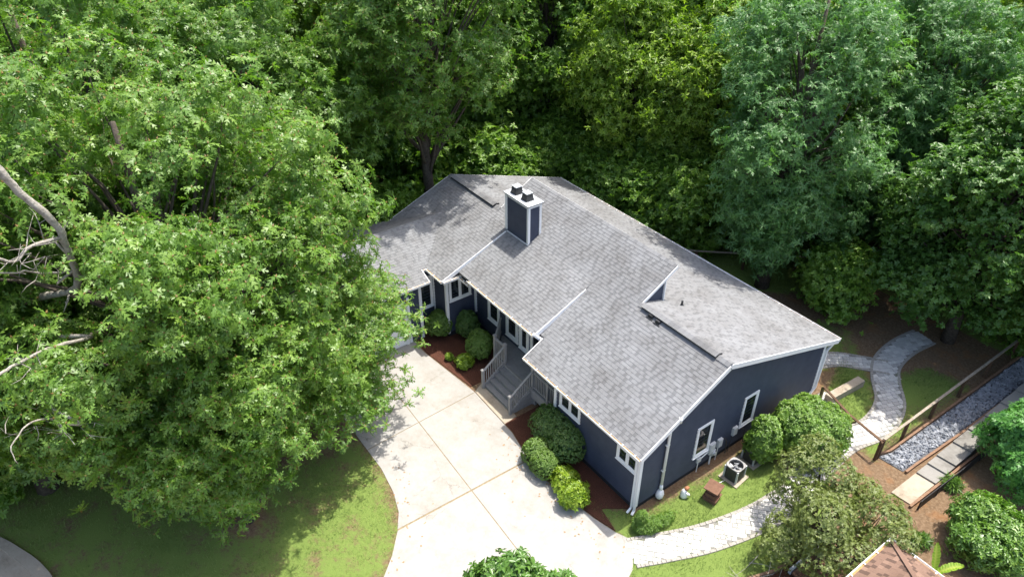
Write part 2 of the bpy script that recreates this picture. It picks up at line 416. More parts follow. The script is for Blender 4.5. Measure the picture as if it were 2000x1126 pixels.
def siding(name, axis, at, s0, s1, z0, topf, out, parent=H, mat='siding', course=.178, holes=()):
    """lap siding on a vertical wall; axis 'x' (wall runs along x at y=at) or 'y' (runs along y at x=at); topf(s)->z piecewise; out=+-1"""
    m = MB(); n = 60
    ss = np.linspace(s0, s1, n+1); tops = np.array([topf(s) for s in ss])
    def P(s, z, o): return (s, at+out*o, z) if axis == 'x' else (at+out*o, s, z)
    z = z0
    def runs(zz):      # intervals of s where top>zz
        ok = tops > zz; r = []; i = 0
        while i <= n:
            if ok[i]:
                j = i
                while j < n and ok[j+1]: j += 1
                a = ss[i]; b_ = ss[j]
                if i > 0: a = ss[i-1]+(ss[i]-ss[i-1])*(zz-tops[i-1])/(tops[i]-tops[i-1])
                if j < n: b_ = ss[j]+(ss[j+1]-ss[j])*(tops[j]-zz)/(tops[j]-tops[j+1])
                r.append((a, b_)); i = j+1
            else: i += 1
        return r
    while z < tops.max()-.01:
        z1 = min(z+course, tops.max()-.005)
        lo, hi = runs(z), runs(z1)
        for k, (a, b_) in enumerate(lo):
            c, d = hi[k] if k < len(hi) else ((a+b_)/2, (a+b_)/2)
            V = [P(a, z, .03), P(b_, z, .03), P(d, z1, .004), P(c, z1, .004), P(a, z, 0), P(b_, z, 0)]
            m.add(V, [(0, 1, 2, 3), (4, 5, 1, 0)])
        z = z1
    # backing
    V = [P(s0, z0, 0)]+[P(s, t_, 0) for s, t_ in zip(ss, tops)]+[P(s1, z0, 0)]
    V2 = [P(s0, z0, -.15)]+[P(s, t_, -.15) for s, t_ in zip(ss, tops)]+[P(s1, z0, -.15)]
    k = len(V); m.add(V+V2, [tuple(range(k)), tuple(range(2*k-1, k-1, -1))]+[(i, i+k, (i+1) % k+k, (i+1) % k) for i in range(k)])
    return m.build(name, mat, parent)
FZ = .28
siding('gable_wall', 'y', 0, 0, 10.37, FZ, lambda y: min(zR(y), zB(y))-.1, 1)
siding('front_wall', 'x', 0, -4.6, 0, FZ, lambda x: 3.28, -1)
siding('porch_side_wall', 'y', -4.6, .02, 1.5, .3, lambda y: zR(y)-.1, -1)
siding('entry_wall', 'x', 1.5, -12.5, -4.62, .3, lambda x: 4.2, -1)
siding('bedroom_side_wall', 'y', -12.5, -.1, 1.48, FZ, lambda y: zL(y)-.1, 1)
siding('bedroom_front_wall', 'x', -.1, -13.6, -12.52, FZ, lambda x: zL(-.1)-.12, -1)
siding('recess_wall', 'y', -13.6, -1.1, -.12, FZ, lambda y: 3.6, 1)
siding('garage_wall', 'y', -13.2, -7.0, -1.1, .05, lambda y: 3.5, 1)
siding('garage_return_wall', 'x', -1.1, -13.6, -13.22, .05, lambda x: 3.5, 1)
siding('garage_end_wall', 'x', -7.0, -18.5, -13.22, .05, lambda x: zG(x)-.12 if x > -15.8 else zG(-15.8)-.12-.4*(-15.8-x), -1)
siding('garage_rear_wall', 'y', -18.5, -7, -.1, .05, lambda y: 3.3, -1)
siding('rear_wall', 'x', 10.37, -17.5, 0, FZ, lambda x: 3.12, 1)
siding('far_wall', 'y', -17.5, -.1, 10.37, FZ, lambda y: min(zL(y), zB(y))-.1, -1)
# foundation skirts
m = MB()
m.box(-.13, -.03, .03, 10.3, -.2, FZ); m.box(-4.55, -.03, .03, .13, -.2, FZ); m.box(-12.45, -4.65, 1.53, 1.65, -.2, .3)
m.box(-12.63, -12.53, -.07, 1.5, -.2, FZ); m.box(-13.55, -12.55, -.07, .05, -.2, FZ); m.box(-13.75, -13.63, -1.05, -.1, -.2, FZ)
m.box(-17.4, -.1, 10.2, 10.34, -.2, FZ); m.box(-17.47, -17.35, 0, 10.2, -.2, FZ)
m.box(-13.4, -13.23, -6.97, -1.13, -.2, .05); m.box(-18.47, -18.3, -6.97, -.13, -.2, .05); m.box(-18.3, -13.4, -6.97, -6.8, -.2, .05)
m.build('foundation', 'foundation', H)

# --- roof
SH_STORE = []
def roof_plane(name, pts, eave_dir, thick=.11, tabs=True, course=.143, seed=1, mat='shingle', parent=H, store=False):
    """pts: 3-D polygon (convex, planar); eave_dir: unit vector along eave; builds a solid deck and raised shingle tabs"""
    P = [np.array(p, float) for p in pts]; n = len(P)
    m = MB(); V = [p for p in P]+[p-np.array((0, 0, thick)) for p in P]
    nrm = np.cross(P[1]-P[0], P[2]-P[0]); flip = nrm[2] < 0
    if flip: P = P[::-1]; V = P+[p-np.array((0, 0, thick)) for p in P]; nrm = -nrm
    nrm = nrm/np.linalg.norm(nrm)
    m.add(V, [tuple(range(n)), tuple(range(2*n-1, n-1, -1))]+[(i, i+n, (i+1) % n+n, (i+1) % n) for i in range(n)], .1)
    deck = m.build(name, mat, parent)
    u = np.array(eave_dir, float); u /= np.linalg.norm(u); w = np.cross(nrm, u)
    if w[2] < 0: u = -u; w = np.cross(nrm, u)
    st = [((p-P[0]).dot(u), (p-P[0]).dot(w)) for p in P]
    tmin = min(t for _, t in st); tmax = max(t for _, t in st)
    def interval(t):
        xs = []
        for i in range(n):
            (s0, t0), (s1, t1) = st[i], st[(i+1) % n]
            if (t0-t)*(t1-t) <= 0 and abs(t1-t0) > 1e-9: xs.append(s0+(s1-s0)*(t-t0)/(t1-t0))
        return (min(xs), max(xs)) if len(xs) >= 2 else None
    r = random.Random(seed); mb = MB(); items = []
    t = tmin
    while t < tmax-.03:
        t1 = min(t+course, tmax-.002); iv = interval((t+t1)/2)
        if iv:
            s, e = iv; a = s-r.uniform(0, .12); dk_ = r.random() < .5
            while a < e-.02:
                dk_ = (not dk_) and r.random() < .6; wd = r.uniform(.09, .16) if dk_ else r.choice((.16, .24, .32)); b_ = min(a+wd, e)
                if e-b_ < .06: b_ = e
                h0 = .0125 if dk_ else .0145
                tint = r.uniform(.1, .38) if dk_ else r.uniform(.4, .97)
                items.append((max(a, s)+.002, b_-.002, t-.008, t1+.01, h0, tint)); a = b_
        t = t1
    for a, b_, ta, tb, h0, tint in items:
        q = [P[0]+u*s_+w*t_ for s_, t_ in ((a, ta), (b_, ta), (b_, tb), (a, tb))]
        Vt = [q[0]+nrm*h0, q[1]+nrm*h0, q[2]+nrm*.003, q[3]+nrm*.003, q[0]-nrm*.002, q[1]-nrm*.002]
        if store:
            SH_STORE.append((deck, np.array(Vt), tint)); 
        else: mb.add(Vt, [(0, 1, 2, 3), (4, 5, 1, 0), (4, 0, 3), (5, 2, 1)], tint)
    if not store and mb.v:
        o = mb.build('shingles', mat, deck); o['kind'] = 'stuff'
    return deck
XR0, XR1 = -6.2, .3
roof_plane('front_roof', [(XR1, -.35, zR(-.35)), (XR1, YR, ZR), (XR0, YR, ZR), (XR0, -.35, zR(-.35))], (1, 0, 0), store=True, seed=3)
roof_plane('front_roof', [(-6.2, .62, zR(.62)), (-6.2, YR, ZR), (-6.8, YR, ZR), (-6.8, .62, zR(.62))], (1, 0, 0), seed=33)
roof_plane('rear_roof', [(XR1, YR, ZR), (XR1, 10.72, zB(10.72)), (-17.8, 10.72, zB(10.72)), (-17.8, YR, ZR)], (1, 0, 0), seed=4)
roof_plane('entry_roof', [(-12.15, .3, zMl(.3)), (-6.45, .3, zMl(.3)), (-6.45, 3.3, 5.168), (-12.15, 3.3, 5.168)], (1, 0, 0), seed=5)
roof_plane('upper_roof', [(-13.4, 3.3, 5.17), (-4.1, 3.3, 5.17), (-4.1, 5.4, zMu(5.4)), (-13.4, 5.4, zMu(5.4))], (1, 0, 0), seed=6)
roof_plane('bedroom_roof', [(-13.35, -.55, zL(-.55)), (-12.0, -.55, zL(-.55)), (-12.0, YR, ZR), (-15.8, YR, ZR), (-15.8, 1.83, zL(1.83))], (1, 0, 0), seed=7)
roof_plane('bedroom_roof', [(-17.8, -.55, zL(-.55)), (-15.8, -.55, zL(-.55)), (-15.8, YR, ZR), (-17.8, YR, ZR)], (1, 0, 0), seed=8)
roof_plane('garage_roof', [(-12.7, -7.3, zG(-12.7)), (-12.7, -.83, zG(-12.7)), (-15.8, -.83, zG(-15.8)), (-15.8, -7.3, zG(-15.8))], (0, 1, 0), seed=9)
roof_plane('garage_roof', [(-13.35, -.83, zG(-13.35)), (-13.35, -.55, zG(-13.35)), (-15.8, 1.83, zG(-15.8)), (-15.8, -.83, zG(-15.8))], (0, 1, 0), seed=10)
roof_plane('garage_roof', [(-18.9, -7.3, zG(-12.7)), (-18.9, 1.83, zG(-12.7)), (-15.8, 1.83, zG(-15.8)), (-15.8, -7.3, zG(-15.8))], (0, 1, 0), seed=11)
# nearest 300 shingles of the front slope as single pieces, the rest as one
SH_STORE.sort(key=lambda k: np.linalg.norm(k[1].mean(0)-CAM))
mb = MB(); FT = [(0, 1, 2, 3), (4, 5, 1, 0), (4, 0, 3), (5, 2, 1)]
for i, (dk, V, tint) in enumerate(SH_STORE):
    if i < 300:
        c = V.mean(0); me = np_mesh('shingle', V-c, FT, 'shingle', [tint]*6)
        o = link(bpy.data.objects.new('shingle', me), dk); o.location = c
    else: mb.add(V, FT, tint)
o = mb.build('shingles', 'shingle', SH_STORE[0][0]); o['kind'] = 'stuff'
# ridge caps and ridge vents
def ridge(x0, x1, y, z, name='ridge_cap', w=.16, h=.03, mat='shingle'):
    m = MB(); r = random.Random(int(abs(x0)*10)); n = max(1, int((x1-x0)/.2))
    for i in range(n):
        a = x0+(x1-x0)*i/n; b_ = x0+(x1-x0)*(i+1)/n+.01; t = r.random()
        m.add([(a, y-w, z-w*.5+h-.01), (b_, y-w, z-w*.5+h), (b_, y, z+h+.012), (a, y, z+h), (b_, y+w, z-w*.3+h), (a, y+w, z-w*.3+h-.01)], [(0, 1, 2, 3), (3, 2, 4, 5)], t)
    return m.build(name, mat, H)
ridge(-4.1, .3, YR, ZR+.012); ridge(-17.8, -13.4, YR, ZR+.012)
def vent_strip(x0, x1):
    m = MB(); m.add([(x0, YR-.17, ZR-.03), (x1, YR-.17, ZR-.03), (x1, YR-.17, ZR+.05), (x0, YR-.17, ZR+.05), (x1, YR, ZR+.115), (x0, YR, ZR+.115), (x1, YR+.17, ZR+.06), (x0, YR+.17, ZR+.06), (x1, YR+.17, ZR-.04), (x0, YR+.17, ZR-.04)],
                    [(0, 1, 2, 3), (3, 2, 4, 5), (5, 4, 6, 7), (7, 6, 8, 9), (0, 3, 5, 7, 9), (1, 8, 6, 4, 2)]); b_ = m.build('ridge_vent', 'dark_metal', H)
    c = MB(); r = random.Random(5); n = int((x1-x0)/.22)
    for i in range(n):
        a = x0+(x1-x0)*i/n; e = x0+(x1-x0)*(i+1)/n; t = r.random()*.7
        c.add([(a, YR-.2, ZR+.062), (e, YR-.2, ZR+.066), (e, YR, ZR+.132), (a, YR, ZR+.126), (e, YR+.2, ZR+.068), (a, YR+.2, ZR+.064)], [(0, 1, 2, 3), (3, 2, 4, 5)], t)
    c.build('vent_cap', 'shingle', b_)
vent_strip(-3.9, -.25); vent_strip(-17.5, -13.75)
# raised roof: rear wall, end wall, trim
yv = 4.9
siding('clerestory_wall', 'x', yv, -13.1, -4.2, 4.85, lambda x: zMu(yv)-.1, 1)
siding('clerestory_end_wall', 'y', -4.2, 3.5, yv, 4.88, lambda y: zMu(y)-.1, 1)
siding('clerestory_end_wall', 'y', -13.1, 3.62, yv, 4.88, lambda y: zMu(y)-.1, -1)
def trim(name, p0, p1, w, h, mat='white_trim', parent=H, up=(0, 0, 1)):
    m = MB(); m.bar(p0, p1, w, h, up); return m.build(name, mat, parent)
def tz(p, dz): return (p[0], p[1], p[2]+dz)
# rakes and fascias (centre lines a little outside the decks)
def rake(x, y0, y1, zf, sgn=1, h=.2):
    trim('rake_board', (x+sgn*.018, y0, zf(y0)-.10), (x+sgn*.018, y1, zf(y1)-.10), .03, h)
rake(.3, -.36, YR, zR); rake(.3, YR, 10.73, zB); rake(-17.8, -.56, YR, zL, -1); rake(-17.8, YR, 10.73, zB, -1)
rake(-6.45, .3, 2.9, zMl, 1, .2); rake(-4.1, 3.55, 5.42, zMu, 1, .12); rake(-12.0, -.56, 2.9, zL, 1, .2); rake(-13.4, 3.6, 5.42, zMu, -1, .17)
rake(-6.2, -.36, .6, zR, -1, .18)
trim('rake_board', (-12.68, -.815, zG(-12.68)-.1), (-15.8, -.815, zG(-15.8)-.1), .03, .18)
trim('rake_board', (-12.68, -7.315, zG(-12.68)-.1), (-15.8, -7.315, zG(-15.8)-.1), .03, .18)
trim('ridge_board', (-13.4, 5.42, zMu(5.4)-.06), (-4.1, 5.42, zMu(5.4)-.075), .03, .11, 'steel_grey')
trim('corner_board', (-4.165, yv-.02, 4.85), (-4.165, yv-.02, zMu(yv)-.15), .05, .12, up=(1, 0, 0))
# gutters
def gutter(p0, p1, outv, parent=H, hang=True):
    p0 = np.array(p0, float); p1 = np.array(p1, float); o = np.array(outv, float); z = np.array((0, 0, 1.))
    m = MB()
    prof = [(-.005, .0), (-.005, -.11), (.085, -.11), (.115, .015), (.10, .015), (.075, -.085), (.012, -.085), (.012, 0)]
    n = len(prof); V = [p+o*a+z*b_ for p in (p0, p1) for a, b_ in prof]
    m.add(V, [(i, (i+1) % n, n+(i+1) % n, n+i) for i in range(n)]+[tuple(range(n)), tuple(range(2*n-1, n-1, -1))])
    g = m.build('gutter', 'white_trim', parent)
    d = MB(); d.add([p0+o*.014-z*.03, p1+o*.014-z*.03, p1+o*.088-z*.045, p0+o*.088-z*.045], [(0, 1, 2, 3)]); d.build('leaf_debris', 'gutter_debris', g)
    if hang:
        L_ = np.linalg.norm(p1-p0); k = max(2, int(L_/.62)); hm = MB()
        for i in range(k+1):
            c = p0+(p1-p0)*(.04+.92*i/k); hm.bar(c-z*.0+o*.0, c+o*.11+z*.004, .035, .012)
        hm.build('gutter_hanger', 'white_trim', g)['kind'] = 'stuff'
    return g
gutter((XR0, -.36, 3.19), (XR1+.02, -.36, 3.19), (0, -1, 0))
gutter((-17.8, 10.73, 3.09), (.32, 10.73, 3.09), (0, 1, 0))
gutter((-11.15, .29, zMl(.3)-.01), (-6.47, .29, zMl(.3)-.01), (0, -1, 0))
gutter((-13.3, -.56, zL(-.55)-.01), (-11.97, -.56, zL(-.55)-.01), (0, -1, 0))
gutter((-11.97, -.55, 3.62), (-11.97, .33, 3.62), (1, 0, 0)); gutter((-11.9, .34, 3.58), (-11.2, .34, 3.58), (0, -1, 0))
gutter((-6.9, .6, 3.62), (-6.22, .6, 3.62), (0, -1, 0))
gutter((-12.69, -7.3, 3.39), (-12.69, -.82, 3.39), (1, 0, 0)); gutter((-13.34, -.8, 3.64), (-13.34, -.58, 3.64), (1, 0, 0), hang=False)
# soffits
m = MB(); m.box(-4.6, .27, -.33, .0, 3.05, 3.08); m.box(-6.18, -4.6, -.33, 1.48, 3.05, 3.08); m.build('soffit', 'soffit', H)
m = MB(); m.box(-12.1, -6.5, .32, 1.48, 3.72, 3.75); m.build('soffit', 'soffit', H)
# frieze/corner boards
def cboard(x, y, z0, z1, w=.11):
    m = MB(); m.box(x-w/2, x+w/2, y-w/2, y+w/2, z0, z1); return m.build('corner_board', 'white_trim', H)
cboard(-.02, .02, .25, 3.15, .15); cboard(-.02, 10.34, .25, 3.1, .13); cboard(-4.6, .0, .25, 3.1, .13)
cboard(-12.49, -.09, .25, 3.6, .13); cboard(-13.58, -.13, .25, 3.55, .09); cboard(-13.2, -1.1, .05, 3.4, .13); cboard(-12.45, 1.44, .9, 3.7, .1)
cboard(-13.19, -1.75, .05, 2.6, .13)
# downspouts
def spout(pts, w=.085):
    m = MB()
    for a, b_ in zip(pts[:-1], pts[1:]): m.bar(a, b_, w, w*.75, (0, 1, 0) if abs(a[2]-b_[2]) > .5 else (0, 0, 1))
    return m.build('downspout', 'white_trim', H)
spout([(.03, -.08, 3.1), (.06, -.06, 2.9), (.06, -.06, .12), (.12, -.22, .05)]); spout([(-.08, -.07, 3.08), (-.08, -.07, .15), (-.05, -.3, .06)], .075)
spout([(.2, 10.75, 3.0), (.08, 10.45, 2.5), (.08, 10.42, .5), (.09, 9.9, .1), (.09, 9.2, .05)], .09)
spout([(-6.5, .28, 3.85), (-6.35, .5, 3.6), (-6.3, .62, 3.5)], .12)
# windows
def window(axis, at, s0, s1, z0, z1, out, panes=1, label=None, trimw=.09):
    w_ = bpy.data.objects.new('window', None); w_.empty_display_size = .1; link(w_, H)
    def bx(m, a, b_, c, d, o0, o1):
        lo, hi = sorted((at+out*o0, at+out*o1))
        if axis == 'x': m.box(a, b_, lo, hi, c, d)
        else: m.box(lo, hi, a, b_, c, d)
    c_ = ((s0+s1)/2, at, z0) if axis == 'x' else (at, (s0+s1)/2, z0)
    w_.location = c_
    def mk(n_, mat, fn):
        m = MB(); fn(m); return m.build(n_, mat, w_, c_)
    t = trimw
    def fr(m):
        bx(m, s0-t, s0, z0-t, z1+t, .0, .06); bx(m, s1, s1+t, z0-t, z1+t, .0, .06)
        bx(m, s0, s1, z1, z1+t, .0, .058); bx(m, s0, s1, z0-t, z0, .0, .058)
        bx(m, s0-t-.02, s1+t+.02, z0-t-.03, z0-t, .0, .085)
        for k in range(1, panes): c = s0+(s1-s0)*k/panes; bx(m, c-.035, c+.035, z0, z1, .0, .055)
    mk('frame', 'white_trim', fr)
    for k in range(panes):
        a = s0+(s1-s0)*k/panes+(.035 if k else 0); b_ = s0+(s1-s0)*(k+1)/panes-(.035 if k < panes-1 else 0)
        def sash(m):
            bx(m, a, a+.04, z0, z1, .02, .045); bx(m, b_-.04, b_, z0, z1, .02, .045); bx(m, a+.04, b_-.04, z1-.04, z1, .02, .044); bx(m, a+.04, b_-.04, z0, z0+.04, .02, .044)
        mk('sash', 'white_trim', sash)
        mk('pane', 'window_glass', lambda m: bx(m, a+.04, b_-.04, z0+.04, z1-.04, .018, .028))
    return w_
window('y', 0, 2.93, 3.62, 1.0, 2.38, 1); window('y', 0, 5.5, 6.14, 1.12, 2.48, 1)
window('x', 0, -4.25, -3.22, 1.98, 2.55, -1, 2); window('x', 0, -1.02, -.15, 1.95, 2.5, -1, 2)
window('y', -12.5, .12, 1.12, 2.1, 3.2, 1, 2); window('y', -13.6, -.85, -.3, 1.4, 2.95, 1)
window('x', 1.5, -11.3, -10.65, 1.25, 3.3, -1, 1, trimw=.14); window('x', 1.5, -9.85, -9.25, 1.25, 3.3, -1, 1, trimw=.16); window('x', 1.5, -8.85, -8.45, 1.15, 3.3, -1, 1, trimw=.16)
for x0 in (-12.6, -10.5, -8.4, -6.3): window('x', yv, x0, x0+1.5, 5.2, 5.75, 1)
# front door with side panel
D = bpy.data.objects.new('door', None); link(D, H); D.location = (-7.6, 1.5, .85)
one('door_leaf', 'window_glass', D, (-7.6, 1.5, .85), lambda m: m.box(-8.0, -7.1, 1.455, 1.475, .9, 3.0))
def df(m):
    m.box(-8.15, -8.0, 1.42, 1.48, .87, 3.15); m.box(-7.1, -6.95, 1.42, 1.48, .87, 3.15); m.box(-8.0, -7.1, 1.425, 1.48, 3.0, 3.15)
one('door_frame', 'white_trim', D, (-7.6, 1.5, .85), df)
# garage door
GD = bpy.data.objects.new('garage_door', None); link(GD, H); GD.location = (-13.2, -4.2, 0)
for k in range(4): one('panel', 'white_trim', GD, (-13.2, -4.2, 0), lambda m: m.box(-13.17, -13.13, -6.4, -2.0, .05+k*.56, .05+k*.56+.545))
def gdf(m):
    m.box(-13.17, -13.1, -6.55, -6.4, .04, 2.42); m.box(-13.17, -13.1, -2.0, -1.85, .04, 2.42); m.box(-13.17, -13.105, -6.4, -2.0, 2.29, 2.42)
one('door_frame', 'white_trim', GD, (-13.2, -4.2, 0), gdf)
# chimney
CH = bpy.data.objects.new('chimney', None); link(CH, H); CH.location = (-11.3, 3.3, 5)
cx0, cx1, cy0, cy1, ct = -12.1, -10.45, 2.98, 3.66, 6.9
oc = (-11.3, 3.3, 5)
def chs(m):
    z = 4.7
    m.box(cx0+.03, cx1-.03, cy0+.03, cy1-.03, 4.7, ct-.02)
    while z < ct-.1:
        for (a, b_, ax, o) in ((cx0+.03, cx1-.03, cy0+.03, -1), (cx0+.03, cx1-.03, cy1-.03, 1)):
            m.add([(a, ax+o*.02, z), (b_, ax+o*.02, z), (b_, ax+o*.004, z+.165), (a, ax+o*.004, z+.165), (a, ax, z), (b_, ax, z)], [(0, 1, 2, 3), (4, 5, 1, 0)])
        for (a, b_, ax, o) in ((cy0+.03, cy1-.03, cx1-.03, 1), (cy0+.03, cy1-.03, cx0+.03, -1)):
            m.add([(ax+o*.02, a, z), (ax+o*.02, b_, z), (ax+o*.004, b_, z+.165), (ax+o*.004, a, z+.165), (ax, a, z), (ax, b_, z)], [(0, 1, 2, 3), (4, 5, 1, 0)])
        z += .165
one('chase', 'siding', CH, oc, chs)
def cht(m):
    for x in (cx0, cx1):
        for y in (cy0, cy1): m.box(x-.06 if x == cx0 else x-.09, x+.09 if x == cx0 else x+.02, y-.02 if y == cy0 else y-.09, y+.09 if y == cy0 else y+.02, 4.72, ct-.13)
    m.box(cx0-.025, cx1+.025, cy0-.025, cy1+.025, ct-.13, ct)
one('chase_trim', 'white_trim', CH, oc, cht)
one('chase_cover', 'cap_metal', CH, oc, lambda m: m.box(cx0-.09, cx1+.09, cy0-.09, cy1+.09, ct+.02, ct+.04))
one('cover_edge', 'dark_metal', CH, oc, lambda m: m.box(cx0-.095, cx1+.095, cy0-.095, cy1+.095, ct, ct+.02))
for fx in (-11.72, -10.95):
    fl = bpy.data.objects.new('flue_cap', None); link(fl, CH); fl.location = (fx+11.3, 0, ct+.04-5)
    of = (fx, 3.3, ct+.04); y_ = 3.3
    def fb(m):
        a, b_ = .2, .15
        m.add([(fx-a, y_-a, ct+.04), (fx+a, y_-a, ct+.04), (fx+a, y_+a, ct+.04), (fx-a, y_+a, ct+.04), (fx-b_, y_-b_, ct+.36), (fx+b_, y_-b_, ct+.36), (fx+b_, y_+b_, ct+.36), (fx-b_, y_+b_, ct+.36)],
              [(0, 1, 5, 4), (1, 2, 6, 5), (2, 3, 7, 6), (3, 0, 4, 7), (4, 5, 6, 7)])
        m.box(fx-.215, fx+.215, y_-.215, y_+.215, ct+.041, ct+.075)
    one('flue_body', 'dark_metal', fl, of, fb); one('flue_lid', 'cap_metal', fl, of, lambda m: m.box(fx-.17, fx+.17, y_-.17, y_+.17, ct+.362, ct+.385))
trim('flashing', (-12.0, cy0-.05, zMl(cy0-.05)+.03), (cx1+.04, cy0-.05, zMl(cy0-.05)+.03), .07, .03, 'steel_grey')
# small roof vents
def rvent(x, y, r, h, name='vent_pipe'):
    z = zB(y); m = MB(); m.tube([(x, y, z-.02), (x, y, z+h)], r, 10); m.tube([(x, y, z-.02), (x, y, z+.05)], [r*2, r*1.3], 10); m.build(name, 'dark_metal', H, smooth=False)
for u, v in ((1317, 556),):
    rvent(-3.6, 5.4, .045, .22)
def hood(x, y):
    z = zR(y)+.01; one('roof_vent', 'dark_metal', H, O0, lambda m: (m.box(x-.1, x+.1, y-.1, y+.08, z-.06, z+.1), m.box(x-.16, x+.16, y-.16, y+.16, z-.12, z-.03)))
hood(-3.35, 3.15+.3); hood(-2.95, 3.15+.27)
# radon vent pipe on the gable wall
m = MB(); m.tube([(.1, 1.2, .25), (.1, 1.2, 3.45), (.16, 1.3, 3.75), (.3, 1.36, 3.98)], .055, 10); m.tube([(.1, 1.2, .42), (.1, 1.2, .55), (.1, 1.2, .7)], [.07, .075, .06], 12)
m.tube([(.12, 1.1, .05), (.12, 1.13, .12), (.11, 1.18, .25), (.1, 1.2, .36), (.1, 1.2, .44)], [.10, .15, .16, .12, .06], 14)
m.tube([(.3, 1.36, 3.9), (.3, 1.36, 4.12)], .07, 10)
for z in (1.4, 2.7): m.box(.02, .12, 1.12, 1.28, z, z+.04)
m.build('radon_vent_pipe', 'pvc', H, smooth=True)
# utility boxes
def util(name, y0, y1, z0, z1, d, mat='steel_grey'): return one(name, mat, H, O0, lambda m: (m.box(.025, d, y0, y1, z0, z1), m.box(d, d+.012, y0+.02, y1-.02, z0+.02, z1-.02)))
util('electric_panel', 3.72, 4.02, .62, 1.15, .12); mt = util('meter_box', 3.86, 4.06, .5, .78, .15); util('breaker_box', 4.18, 4.42, .72, 1.12, .13); util('phone_box', 5.02, 5.26, .85, 1.25, .12); util('cable_box', 3.1, 3.32, .55, .75, .1)
m = MB(); m.tube([(.16, 3.96, .64), (.22, 3.96, .64)], .08, 14); m.build('meter_dial', 'cap_metal', H)
m = MB(); m.tube([(.07, 3.9, .5), (.07, 3.9, -.05)], .03, 8); m.tube([(.06, 4.3, .72), (.06, 4.25, -.05)], .016, 6); m.tube([(.06, 3.2, .55), (.06, 3.2, -.05)], .018, 6)
m.tube([(.06, 3.32, .66), (.06, 3.72, .78)], .025, 6); m.build('conduit', 'pvc', H)
m = MB()
for y0, y1 in ((4.42, 4.7), (5.26, 5.75)): m.tube([(.06, y0, .95), (.09, (y0+y1)/2, 1.0), (.1, y1, .8), (.12, y1+.05, .1)], .02, 6)
m.tube([(.06, 5.1, .85), (.08, 5.0, .5), (.08, 4.95, .0)], .012, 6); m.build('cable', 'dark_metal', H)

# ------------------------------------------------------------------ porch deck
DK = root('porch_deck', (-8, 1, 0), 'grey painted wooden porch deck with steps and baluster railings at the entry', 'porch')
od = (-8, 1, 0); DZ = .85
xL_, xS0, xS1 = -9.35, -8.6, -6.6
k = 0; y = .36
while y < 1.46:
    x0 = -9.35-max(0, (y-.45))*1.0 if y > .45 else -9.35
    one('deck_board', 'deck_paint', DK, od, lambda m: m.box(x0, -4.68, y, y+.133, DZ-.04, DZ)); y += .14
one('rim_joist', 'rail_paint', DK, od, lambda m: (m.box(-9.35, xS0, .3, .35, .45, DZ-.005), m.box(xS1, -4.66, .3, .35, .42, DZ-.005)))
one('rim_joist', 'rail_paint', DK, od, lambda m: m.bar((-9.38, .36, .64), (-10.4, 1.44, .64), .04, .4))
for x in (-9.3, -6.5, -5.4): one('support_post', 'rail_paint', DK, od, lambda m: m.box(x-.06, x+.06, .4, .52, -.05, .8))
nst = 5; yf = -.68
for i in range(nst-1):
    zt = DZ*(i+1)/nst; ya = yf+(1.02/ (nst-1))*i
    one('tread', 'deck_paint', DK, od, lambda m: m.box(xS0+.03, xS1-.03, ya-.03, ya+.275, zt-.04, zt))
    one('riser', 'rail_paint', DK, od, lambda m: m.box(xS0+.04, xS1-.04, ya+.0, ya+.02, zt-.18, zt-.042))
one('riser', 'rail_paint', DK, od, lambda m: m.box(xS0+.04, xS1-.04, .335, .352, DZ-.2, DZ-.05))
for x in (xS0, xS1): one('stringer', 'rail_paint', DK, od, lambda m: m.add([(x-.02, yf, -.02), (x+.02, yf, -.02), (x-.02, .34, -.02), (x+.02, .34, -.02), (x-.02, yf, .14), (x+.02, yf, .14), (x-.02, .34, DZ-.03), (x+.02, .34, DZ-.03)],
                                                                   [(0, 2, 3, 1), (4, 5, 7, 6), (0, 1, 5, 4), (2, 6, 7, 3), (0, 4, 6, 2), (1, 3, 7, 5)]))
def npost(x, y, z0, h=1.0):
    def f(m): m.box(x-.055, x+.055, y-.055, y+.055, z0, z0+h); m.box(x-.075, x+.075, y-.075, y+.075, z0+h, z0+h+.03); m.box(x-.05, x+.05, y-.05, y+.05, z0+h+.03, z0+h+.06)
    one('newel_post', 'rail_paint', DK, od, f)
def railing(p0, p1, n):
    p0 = np.array(p0); p1 = np.array(p1); z = np.array((0, 0, 1.))
    one('top_rail', 'rail_paint', DK, od, lambda m: m.bar(p0+z*.9, p1+z*.9, .09, .05)); one('bottom_rail', 'rail_paint', DK, od, lambda m: m.bar(p0+z*.1, p1+z*.1, .05, .05))
    for i in range(1, n):
        c = p0+(p1-p0)*i/n; one('baluster', 'rail_paint', DK, od, lambda m: m.bar(c+z*.1, c+z*.88, .035, .035))
ys0 = yf-.08
npost(xS0, ys0, 0); npost(xS1, ys0, 0); npost(xS0, .4, 0, 1.88); npost(xS1, .4, 0, 1.88); npost(-9.35, .4, 0, 1.88); npost(-5.6, .4, 0, 1.85)
railing((xS0, ys0+.06, .07), (xS0, .34, DZ), 9); railing((xS1, ys0+.06, .07), (xS1, .34, DZ), 9)
railing((-9.29, .4, DZ), (xS0-.06, .4, DZ), 6); railing((xS1+.06, .4, DZ), (-5.66, .4, DZ), 8); railing((-5.54, .4, DZ), (-4.72, .4, DZ), 7); railing((-9.39, .45, DZ), (-10.4, 1.45, DZ), 10)

